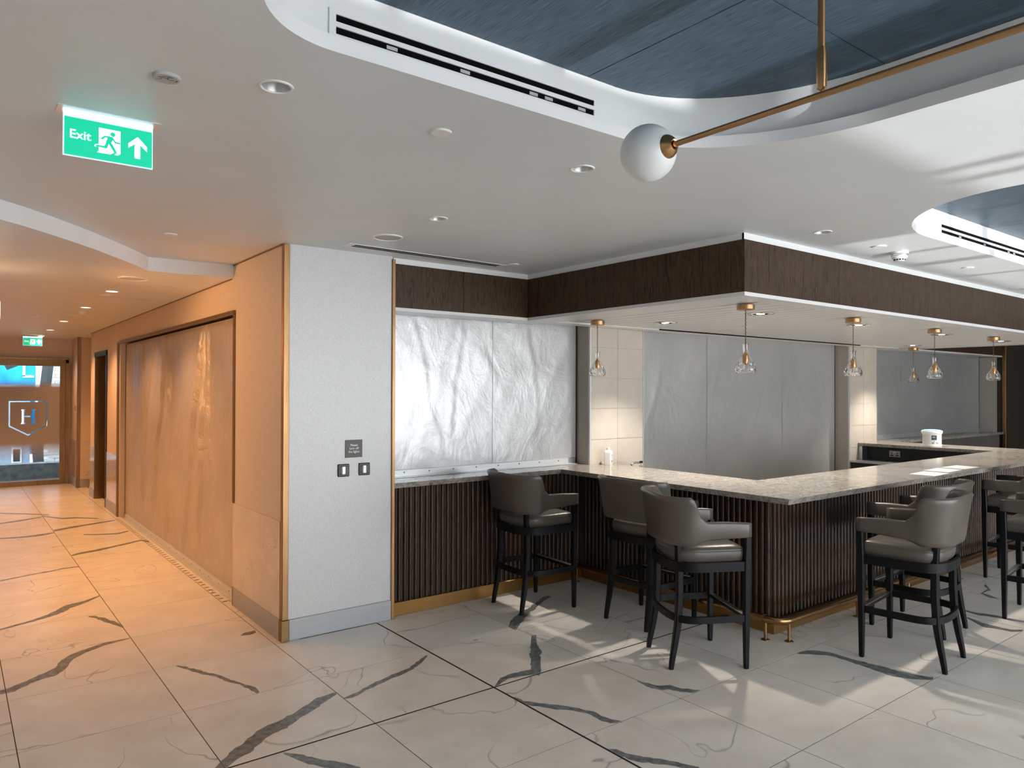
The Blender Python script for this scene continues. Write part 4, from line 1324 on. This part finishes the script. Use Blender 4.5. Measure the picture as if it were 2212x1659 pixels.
# ------------------------------------------------------------------ chrome downlights in the bar soffit
def bar_light(x, y, label):
    t = thing('recessed_spotlight', label, 'downlight', (x, y, 2.4135), 0, 'chrome spotlights in the bar soffit')
    obj('trim_ring', lathe([(0.078, 0.0), (0.105, 0.0), (0.108, -0.004), (0.104, -0.008), (0.082, -0.006), (0.076, 0.0)], 36), 'chrome', t, smooth=True)
    obj('reflector', lathe([(0.078, -0.002), (0.05, -0.0005), (0.03, -0.0008)], 30), 'chrome', t, smooth=True)
    obj('gimbal', lathe([(0.054, -0.002), (0.060, -0.007), (0.066, -0.002)], 30), 'black_metal', t, smooth=True)
    obj('lamp', lathe([(0.0, -0.006), (0.030, -0.005), (0.034, -0.001)], 24), 'lamp_bar', t, smooth=True)
    spot(t, (0, 0, -0.02), BAR_SPOT_W, BAR_COL, 98, 0.65, 0.03)
for x, y, lb in ((5.27, 4.52, 'lit chrome spotlight in the soffit before the tiled pillar'),
                 (5.25, 3.50, 'lit chrome spotlight in the soffit over the bar corner'),
                 (6.84, 3.50, 'lit chrome spotlight in the soffit behind the third pendant'),
                 (8.70, 3.52, 'lit chrome spotlight in the soffit over the sheets of paper'),
                 (10.40, 3.52, 'lit chrome spotlight in the soffit at the far corner of the bar'),
                 (10.46, 4.60, 'lit chrome spotlight in the soffit over the white tub')):
    bar_light(x, y, lb)
tag(obj('sensor_disc', lathe([(0, -0.004), (0.05, -0.004), (0.055, 0.0), (0, 0.0)], 28), 'soffit_white', smooth=True, loc=(6.154, 4.256, 2.4135)), 'flush white sensor disc in the plank soffit behind the corner pendant', 'sensor')

# ------------------------------------------------------------------ ceiling fittings
def downlight_off(x, y, z, label, group, r=0.047):
    t = thing('downlight', label, 'downlight', (x, y, z), 0, group)
    obj('trim_ring', lathe([(r, -0.001), (r + 0.004, -0.005), (r + 0.010, -0.004), (r + 0.012, 0.0), (r, 0.0)], 32), 'white_plastic', t, smooth=True)
    obj('reflector', lathe([(r - 0.001, -0.001), (r - 0.004, 0.012), (r - 0.016, 0.045), (r - 0.024, 0.055)], 30), 'reflector', t, smooth=True)
    obj('lamp', lathe([(0, 0.052), (r - 0.022, 0.054)], 20), 'lamp_off', t)
    return t
for (x, y), lb in zip(DL_OFF, ('unlit white downlight beside the round patched plate near the exit sign', 'unlit white downlight in the ceiling next to the glass globe', 'unlit white downlight before the round speaker near the column', 'unlit white downlight in the ceiling above the corner of the timber bulkhead')):
    downlight_off(x, y, ZC, lb, 'unlit downlights in the main ceiling')

def disc(name, x, y, z, r, label, cat, m='white_plastic', h=0.006):
    t = thing(name, label, cat, (x, y, z))
    obj('rim', lathe([(0, -h * 0.5), (r * 0.93, -h * 0.5), (r * 0.95, -h), (r * 0.985, -h), (r, -h * 0.6), (r, 0), (0, 0)], 32), m, t, smooth=True)
    obj('cover', lathe([(0, -h * 1.15), (r * 0.88, -h * 1.1), (r * 0.91, -h * 0.45)], 32), m, t, smooth=True)
    return t
disc('blanking_plate', 1.558, 2.502, ZC, 0.045, 'plain white blanking disc on the ceiling between the unlit downlights', 'cover')
disc('blanking_plate', 1.165, 5.277, ZC, 0.045, 'small flat disc on the ceiling near the white corridor step', 'cover')
disc('blanking_plate', 3.683, 4.772, ZC, 0.045, 'small flat disc on the ceiling at the end of the long slot vent', 'cover')
disc('blanking_plate', 5.271, 2.545, ZC, 0.048, 'small flat disc on the ceiling beside the smoke detector', 'cover')
disc('blanking_plate', 6.76, 2.53, ZC, 0.045, 'small flat disc on the sunlit ceiling past the smoke detector', 'cover')

def speaker(x, y, z, r, label):
    t = thing('ceiling_speaker', label, 'speaker', (x, y, z), 0, 'round ceiling speakers')
    obj('rim', lathe([(r * 0.86, -0.004), (r * 0.9, -0.009), (r * 0.98, -0.006), (r, 0), (r * 0.8, 0)], 36), 'white_plastic', t, smooth=True)
    obj('grille', lathe([(0, -0.006), (r * 0.86, -0.005)], 36), 'speaker_grille', t, smooth=True)
speaker(2.353, 4.45, ZC, 0.102, 'round white ceiling speaker before the column')
speaker(1.212, 6.79, ZK, 0.115, 'round white ceiling speaker just inside the corridor')

# patched junction plate
t = thing('junction_plate', 'round patched plate with dark scribbled marks on the ceiling', 'cover', (0.563, 2.617, ZC))
obj('plate', lathe([(0, -0.010), (0.040, -0.010), (0.043, -0.007), (0.043, 0), (0, 0)], 28), 'speaker_grille', t, smooth=True)
def flat_strip(path, wd, z):
    bm = bmesh.new()
    L = []
    for i in range(len(path)):
        a = Vector(path[max(0, i - 1)]); b = Vector(path[min(len(path) - 1, i + 1)])
        tt = (b - a).normalized(); nn = Vector((-tt.y, tt.x)) * wd / 2
        p = Vector(path[i]); L.append((p + nn, p - nn))
    for (a, b), (c, d) in zip(L, L[1:]):
        bm.faces.new([bm.verts.new((q.x, q.y, z)) for q in (a, b, d, c)])
    return bm
for pth in ([(-0.03, 0.012), (-0.015, 0.006), (-0.02, -0.004), (0.0, -0.012)], [(0.012 + 0.012 * math.cos(a), -0.012 + 0.012 * math.sin(a)) for a in [0.6 + 4.4 * k / 12 for k in range(13)]], [(-0.028, -0.006), (-0.01, -0.022), (0.006, -0.03)], [(0.028, -0.012), (0.032, 0.0), (0.026, 0.006)]):
    obj('mark', flat_strip(pth, 0.0042, -0.0106), 'label_dark', t)

# smoke detector
t = thing('smoke_detector', 'white domed smoke detector with dark slots on the ceiling before the bar', 'smoke detector', (5.615, 2.563, ZC))
obj('base', lathe([(0, 0), (0.060, 0), (0.062, -0.006), (0.060, -0.014), (0.050, -0.016), (0, -0.016)], 32), 'white_plastic', t, smooth=True)
obj('ring', lathe([(0.050, -0.014), (0.056, -0.017), (0.058, -0.026), (0.052, -0.030)], 32), 'chrome', t, smooth=True)
obj('body', lathe([(0.054, -0.028), (0.056, -0.036), (0.048, -0.048), (0.040, -0.052), (0.036, -0.064), (0.028, -0.068), (0, -0.068)], 32), 'white_plastic', t, smooth=True)
sl = None
for k in range(12):
    a = 2 * PI * k / 12
    if sl is None:
        sl = obj('slot', bbox(0.036, 0.0395, -0.006, 0.006, -0.062, -0.051), 'black_void', t); sl.rotation_euler = (0, 0, a); sl = sl.data
    else:
        link('slot', sl, t, (0, 0, 0), (0, 0, a))

# long slot vent in front of the column
t = thing('slot_vent', 'long thin slot vent in the ceiling before the column and timber fascia', 'vent', (2.95, 4.875, ZC), 0.03)
obj('frame', bbox(-0.72, 0.72, -0.055, 0.055, -0.003, 0.0), 'white_plastic', t)
obj('slot', bbox(-0.66, 0.66, 0.010, 0.032, -0.0045, -0.0028), 'black_void', t)
obj('slot', bbox(-0.66, 0.66, -0.032, -0.010, -0.0045, -0.0028), 'black_void', t)

# grilles in the coffer sides
def coffer_grille(x0, x1, y, label):
    t = thing('coffer_grille', label, 'vent', ((x0 + x1) / 2, y, 2.886), 0, 'slot grilles in the coffer sides')
    h = (x1 - x0) / 2
    bm = bmesh.new()
    for z0, z1 in ((0.0, 0.013), (0.036, 0.052), (0.075, 0.090)):
        box(bm, -h + 0.022, h - 0.022, -0.006, 0.0, z0, z1)
    box(bm, -h, -h + 0.022, -0.006, 0, 0, 0.090); box(bm, h - 0.022, h, -0.006, 0, 0, 0.090)
    obj('frame', bm, 'white_paint', t)
    for z0, z1 in ((0.013, 0.036), (0.052, 0.075)):
        obj('slot', bbox(-h + 0.0225, h - 0.0225, -0.002, -0.0002, z0 + 0.0005, z1 - 0.0005), 'black_void', t)
    for k, x in enumerate((-0.62, -0.12, 0.42, 0.55, 0.85)):
        obj('damper', bbox(x * h - 0.02, x * h + 0.02, -0.0035, -0.0022, 0.018, 0.030), 'reflector', t)
    return t
coffer_grille(0.93, 2.09, 2.1545, 'white two slot air grille in the side of the near blue coffer')
coffer_grille(5.50, 7.30, 2.2395, 'white two slot air grille in the side of the far blue coffer')

# globe light on a bronze arm
t = thing('globe_pendant', 'opal glass globe light on a long bronze arm hung from the blue coffer', 'pendant', (1.90, 1.075, ZP))
zb = 2.60 - ZP
obj('drop_rod', tube([(0, 0, 0), (0, 0, zb + 0.10)], 0.0105, 14), 'brass_satin', t, smooth=True)
obj('swivel', lathe([(0.0, zb + 0.135), (0.012, zb + 0.13), (0.0145, zb + 0.10), (0.0145, zb + 0.05), (0.013, zb + 0.018), (0.006, zb + 0.012), (0.006, zb)], 18), 'brass', t, smooth=True)
obj('arm', tube([(0, 0.555, zb), (0, -1.25, zb)], 0.0095, 14), 'brass_satin', t, smooth=True)
for sy, yc in ((1, 0.632), (-1, -1.33)):
    bm = bmesh.new()
    bmesh.ops.create_uvsphere(bm, u_segments=48, v_segments=28, radius=0.096)
    gl = obj('globe', bm, 'opal_glass', t, smooth=True, loc=(0, yc, zb))
    cp = lathe([(0.0, 0.0), (0.012, 0.001), (0.013, 0.024), (0.018, 0.026), (0.030, 0.016), (0.038, 0.004), (0.041, -0.006), (0.039, -0.008), (0.0, -0.008)], 28)
    c = obj('cup', cp, 'brass', t, smooth=True, loc=(0, yc - sy * 0.0905, zb))
    c.rotation_euler = (PI / 2 * sy, 0, 0)
obj('ceiling_plate', lathe([(0, 0), (0.055, 0), (0.055, -0.02), (0, -0.02)], 28), 'brass_satin', t, smooth=True)

# ------------------------------------------------------------------ exit signs
def exit_sign(x, y, z, s, label):
    t = thing('exit_sign', label, 'exit sign', (x, y, z), 0, 'green running man exit signs')
    w_, h_ = 0.152 * s, 0.148 * s
    obj('ceiling_frame', bbox(-0.173 * s, 0.173 * s, -0.055 * s, 0.05 * s, -0.003, 0.0), 'alu', t)
    obj('led_strip', bbox(-w_, w_, -0.004 * s, 0.004 * s, -0.008 * s, -0.0032), 'exit_led', t)
    obj('acrylic_plate', bbox(-w_, w_, -0.0035 * s, 0.0035 * s, -h_ - 0.022 * s, -0.008 * s), 'acrylic', t)
    zt, zb_ = -0.026 * s, -h_ - 0.019 * s
    gp = obj('green_face', bbox(-w_ + 0.004 * s, w_ - 0.003 * s, -0.006 * s, -0.0037 * s, zb_, zt), 'exit_green', t)
    gp['label'] = 'green face with white Exit text, running man and arrow'
    yy = -0.0064 * s
    def poly(pts, nm, mn, yq):
        bm = bmesh.new()
        vs, fs = cdt([pts])
        V = [bm.verts.new((v.x * s, yq, v.y * s)) for v in vs]
        for f in fs:
            c = (sum(vs[i].x for i in f) / 3, sum(vs[i].y for i in f) / 3)
            if inside(c, pts): bm.faces.new([V[i] for i in f])
        return obj(nm, bm, mn, gp)
    # white door with lower running ground
    poly([(-0.036, -0.046), (0.038, -0.046), (0.038, -0.133), (0.029, -0.140), (0.017, -0.140), (0.024, -0.133), (0.014, -0.133), (0.004, -0.141), (-0.042, -0.141), (-0.036, -0.135)], 'doorway', 'exit_white', yy)
    poly([(-0.036, -0.109), (-0.044, -0.110), (-0.050, -0.115), (-0.050, -0.121), (-0.036, -0.118)], 'shoe_outline', 'exit_white', yy)
    g2 = yy - 0.0006 * s
    head = [(0.0115 + 0.0085 * math.cos(a), -0.0635 + 0.0085 * math.sin(a)) for a in [2 * PI * k / 16 for k in range(16)]]
    poly(head, 'runner', 'exit_green', g2)
    poly([(-0.016, -0.073), (0.010, -0.073), (0.022, -0.090), (0.036, -0.090), (0.038, -0.096), (0.019, -0.096), (0.012, -0.085), (0.006, -0.096), (0.012, -0.104), (0.027, -0.133), (0.017, -0.133), (-0.002, -0.101), (-0.008, -0.121), (-0.046, -0.119), (-0.044, -0.113), (-0.016, -0.113), (-0.012, -0.098), (-0.006, -0.080), (-0.014, -0.079), (-0.024, -0.090), (-0.030, -0.086)], 'runner', 'exit_green', g2)
    poly([(0.098, -0.054), (0.131, -0.088), (0.131, -0.107), (0.107, -0.085), (0.107, -0.139), (0.087, -0.139), (0.087, -0.084), (0.065, -0.103), (0.065, -0.085)], 'arrow', 'exit_white', yy)
    me = text_mesh('Exit', 0.046 * s)
    me.materials.append(mat('exit_white'))
    o = link('lettering', me, gp, (-0.097 * s, yy, -0.089 * s), (PI / 2, 0, 0))
    return t
exit_sign(0.477, 3.155, ZC, 1.0, 'large green exit sign hanging from the main ceiling')
exit_sign(1.145, 15.25, ZK - 0.02, 0.93, 'small looking green exit sign over the glazed door at the end of the corridor')

# ------------------------------------------------------------------ corridor fittings
for k, (x, y) in enumerate(CORR_DL):
    t = thing('downlight', ('lit corridor downlight nearest the round speaker', 'lit corridor downlight beside the domed smoke sensor', 'lit corridor downlight in the middle of the corridor past the round vent', 'lit corridor downlight opposite the dark doorway', 'lit corridor downlight just before the far exit sign')[k], 'downlight', (x, y, ZK), 0, 'lit downlights along the corridor')
    r = 0.047
    obj('trim_ring', lathe([(r, -0.001), (r + 0.004, -0.005), (r + 0.010, -0.004), (r + 0.012, 0.0), (r, 0.0)], 28), 'white_plastic', t, smooth=True)
    obj('reflector', lathe([(r - 0.001, -0.001), (r - 0.003, 0.006)], 28), 'reflector', t, smooth=True)
    obj('lamp', lathe([(0, 0.004), (r - 0.003, 0.006)], 24), 'lamp_on', t)
    spot(t, (0, 0, -0.012), CORR_SPOT_W, CORR_COL, 125, 0.8, 0.045)
def small_sensor(x, y, r, h, label, cat):
    t = thing('ceiling_sensor', label, cat, (x, y, ZK))
    obj('base', lathe([(0, 0), (r, 0), (r, -h * 0.3), (0, -h * 0.3)], 24), 'white_plastic', t, smooth=True)
    obj('dome', lathe([(r * 0.8, -h * 0.3), (r * 0.62, -h * 0.8), (r * 0.3, -h), (0, -h)], 24), 'white_plastic', t, smooth=True)
small_sensor(1.218, 8.145, 0.055, 0.012, 'flat ceiling sensor beside the first lit corridor downlight', 'sensor')
small_sensor(1.252, 10.05, 0.062, 0.045, 'domed smoke sensor on the corridor ceiling', 'smoke detector')
small_sensor(1.30, 14.2, 0.05, 0.015, 'small disc on the corridor ceiling by the far downlights', 'sensor')
disc('round_vent', 1.231, 10.70, ZK, 0.11, 'round vent cover on the corridor ceiling past the domed sensor', 'vent', h=0.012)
disc('round_vent', 1.16, 14.7, ZK, 0.11, 'round vent cover on the corridor ceiling near the far exit sign', 'vent', h=0.012)
disc('sprinkler_plate', 0.86, 11.1, ZK, 0.04, 'small disc on the corridor ceiling left of the round vent', 'sensor')
def access_panel(x0, x1, y0, y1, label):
    t = thing('access_panel', label, 'access panel', ((x0 + x1) / 2, (y0 + y1) / 2, ZK), 0, 'flush access panels in the corridor ceiling')
    hx, hy = (x1 - x0) / 2, (y1 - y0) / 2
    obj('edge', bbox(-hx, hx, -hy, hy, -0.0008, 0.0), 'speaker_grille', t)
    obj('door', bbox(-hx + 0.004, hx - 0.004, -hy + 0.012, hy - 0.012, -0.0022, -0.0008), 'ceiling_paint', t)
access_panel(1.17, 1.64, 7.16, 7.60, 'flush square access panel in the corridor ceiling near the round speaker')
access_panel(1.165, 1.635, 8.32, 8.76, 'flush square access panel in the corridor ceiling past the first lit downlight')

t = thing('wall_sconce', 'warm lit wall sconce on the corridor wall', 'lamp', (0.05, 6.80, 2.30))
obj('backplate', bbox(0.0, 0.02, -0.08, 0.08, -0.10, 0.16, 0.004), 'bronze_dark', t)
obj('shade', bbox(0.05, 0.247, -0.11, 0.11, 0.0, 0.14, 0.004), 'sconce_shade', t)
obj('arm', tube([(0.01, 0, 0.02), (0.08, 0, 0.02)], 0.01, 8), 'bronze_dark', t)
spot(t, (0.20, 0, -0.05), 70, CORR_COL, 150, 0.6, 0.06, target=(1.20, -0.2, -0.75), name='sconce_light')

# ------------------------------------------------------------------ column: notice and switches
t = thing('light_notice', 'small square brown notice reading Please turn off the lights on the column', 'sign', (2.412, 5.09, 1.339))
obj('plate', bbox(-0.069, 0.069, -0.006, 0, -0.066, 0.066, 0.001), 'sign_brown', t)
me = text_mesh('Please\nturn off\nthe lights', 0.0245)
me.materials.append(mat('sign_white'))
link('lettering', me, t, (0.0, -0.0066, 0.002), (PI / 2, 0, 0))
def switch(x, label, lined):
    t = thing('light_switch', label, 'switch', (x, 5.09, 1.181), 0, 'black switch plates on the column')
    obj('plate', bbox(-0.046, 0.046, -0.010, 0, -0.047, 0.047, 0.006, 2), 'black_plastic', t)
    obj('inner_frame', bbox(-0.032, 0.032, -0.012, -0.010, -0.034, 0.034, 0.0008), 'black_metal', t)
    r = obj('rocker', bbox(-0.012, 0.012, -0.0145, -0.012, -0.028, 0.028, 0.0008), 'white_rocker', t)
    for sx in (-1, 1):
        obj('button', bbox(sx * 0.022 - 0.006, sx * 0.022 + 0.006, -0.0135, -0.012, -0.026, 0.026), 'black_plastic', t)
    if lined:
        for z in (-0.016, -0.002, 0.010, 0.022):
            obj('mark', bbox(-0.009, 0.009, -0.0150, -0.0145, z - 0.001, z + 0.001), 'label_grey', r)
switch(2.329, 'black switch plate with a plain white rocker below the notice', False)
switch(2.498, 'black switch plate with small printed lines on its white rocker', True)
tag(obj('door_switch', bbox(-0.006, 0.0, -0.03, 0.03, -0.045, 0.045, 0.001), 'bronze_dark', loc=(1.835, 15.55, 1.42)), 'small bronze switch plate on the wall beside the glazed door', 'switch')

# ------------------------------------------------------------------ things on the bar
t = thing('bottle', 'white square plastic bottle with printed label on the worktop before the tiled pillar', 'bottle', (5.145, 5.135, 1.05), 0.55)
bm = bmesh.new()
sec = [(0.034, 0.0), (0.036, 0.004), (0.036, 0.120), (0.033, 0.134), (0.022, 0.142), (0.014, 0.146)]
rings = []
for r, z in sec:
    c = r * 0.28
    pts = [(-r + c, -r), (r - c, -r), (r, -r + c), (r, r - c), (r - c, r), (-r + c, r), (-r, r - c), (-r, -r + c)]
    rings.append([bm.verts.new((a, b, z)) for a, b in pts])
for a, b in zip(rings, rings[1:]):
    for k in range(8): bm.faces.new((a[k], a[(k + 1) % 8], b[(k + 1) % 8], b[k]))
bm.faces.new(rings[0][::-1]); bm.faces.new(rings[-1])
obj('body', bm, 'bottle_white', t)
obj('cap', lathe([(0.0135, 0.144), (0.0175, 0.148), (0.0175, 0.166), (0.015, 0.169), (0, 0.169)], 18), 'white_plastic', t, smooth=True)
lb = obj('label', bbox(-0.027, 0.027, -0.0368, -0.0360, 0.012, 0.115), 'white_plastic', t)
for z0, z1, x1, mn in ((0.088, 0.106, 0.016, 'label_blue'), (0.070, 0.078, 0.006, 'label_grey'), (0.045, 0.050, 0.012, 'label_grey'), (0.030, 0.041, 0.010, 'label_dark'), (0.016, 0.022, 0.014, 'label_grey')):
    obj('print', bbox(-0.022, x1, -0.0373, -0.0367, z0, z1), mn, lb)

t = thing('tap', 'dark chrome swan neck tap spout just behind the worktop', 'tap', (5.38, 5.02, 0.90))
obj('spout', tube([(0.10, 0, 0.0), (0.10, 0, 0.13), (0.085, 0, 0.155), (0.05, 0.0, 0.165), (0.0, 0, 0.163), (-0.03, 0, 0.148)], 0.011, 10), 'steel', t, smooth=True)
obj('handle', bbox(0.09, 0.13, -0.008, 0.008, 0.155, 0.178, 0.003), 'black_metal', t)
sn = thing('back_sink', 'steel sink shelf inside the bar under the worktop', 'sink', (5.10, 4.0, 0))
obj('shelf', bbox(0.0, 0.55, -0.6, 1.20, 0.86, 0.90), 'steel', sn)
obj('cabinet', bbox(0.0, 0.52, -0.6, 1.20, 0.02, 0.86), 'black_metal', sn)

t = thing('wipes_tub', 'white plastic wipes tub with blue lid and loose handle on the far worktop', 'tub', (10.40, 4.33, 1.05), 0.4)
obj('base', lathe([(0, 0), (0.112, 0), (0.118, 0.004), (0.118, 0.026), (0.110, 0.032)], 36), 'bottle_white', t, smooth=True)
obj('body', lathe([(0.112, 0.028), (0.113, 0.04), (0.113, 0.165), (0.115, 0.17)], 36), 'tub_clear', t, smooth=True)
obj('collar', lathe([(0.113, 0.160), (0.124, 0.178), (0.128, 0.200), (0.125, 0.206), (0.11, 0.206)], 36), 'bottle_white', t, smooth=True)
obj('lid', lathe([(0.118, 0.206), (0.116, 0.214), (0.09, 0.221), (0, 0.224)], 36), 'lid_blue', t, smooth=True)
obj('handle', tube([(-0.125 - 0.035 * math.sin(a), 0.0 - 0.11 * math.cos(a), 0.196 - 0.0 + 0.03 * math.sin(a)) for a in [PI * k / 12 for k in range(13)]], 0.005, 8), 'white_plastic', t, smooth=True)
def wrap(nm, a0, a1, z0, z1, r, mn):
    bm = bmesh.new()
    n = 8
    L = []
    for k in range(n + 1):
        a = a0 + (a1 - a0) * k / n
        L.append((bm.verts.new((r * math.cos(a), r * math.sin(a), z0)), bm.verts.new((r * math.cos(a), r * math.sin(a), z1))))
    for (a, b), (c, d) in zip(L, L[1:]): bm.faces.new((a, c, d, b))
    return obj(nm, bm, mn, t, smooth=True)
fa = math.atan2(-4.33, -10.4) - 0.4     # side that faces the room
wl = wrap('label', fa - 0.75, fa + 0.75, 0.034, 0.160, 0.1138, 'white_plastic')
wrap('label_print', fa - 0.05, fa + 0.52, 0.088, 0.150, 0.1144, 'label_dark')
wrap('label_print', fa + 0.05, fa + 0.28, 0.118, 0.134, 0.1148, 'label_grey')
wrap('label_print', fa + 0.12, fa + 0.32, 0.068, 0.076, 0.1144, 'label_grey')
wrap('label_print', fa + 0.42, fa + 0.70, 0.038, 0.060, 0.1144, 'label_grey')
wrap('label_print', fa - 0.02, fa + 0.22, 0.038, 0.060, 0.1144, 'label_grey')

for k, (x, y, rz, lb) in enumerate(((6.91, 2.90, 0.06, 'white sheet of paper on the worktop, end of the row toward the bar corner'), (7.33, 2.955, 0.03, 'white sheet of paper in the middle of the row on the worktop'), (7.74, 2.965, -0.02, 'white sheet of paper on the worktop, end of the row away from the bar corner'))):
    p = tag(obj('paper_sheet', bbox(-0.165, 0.165, -0.105, 0.105, 0.0, 0.0015), 'paper', loc=(x, y, 1.0502)), lb, 'paper', 'sheets of paper on the bar')
    p.rotation_euler = (0, 0, rz)
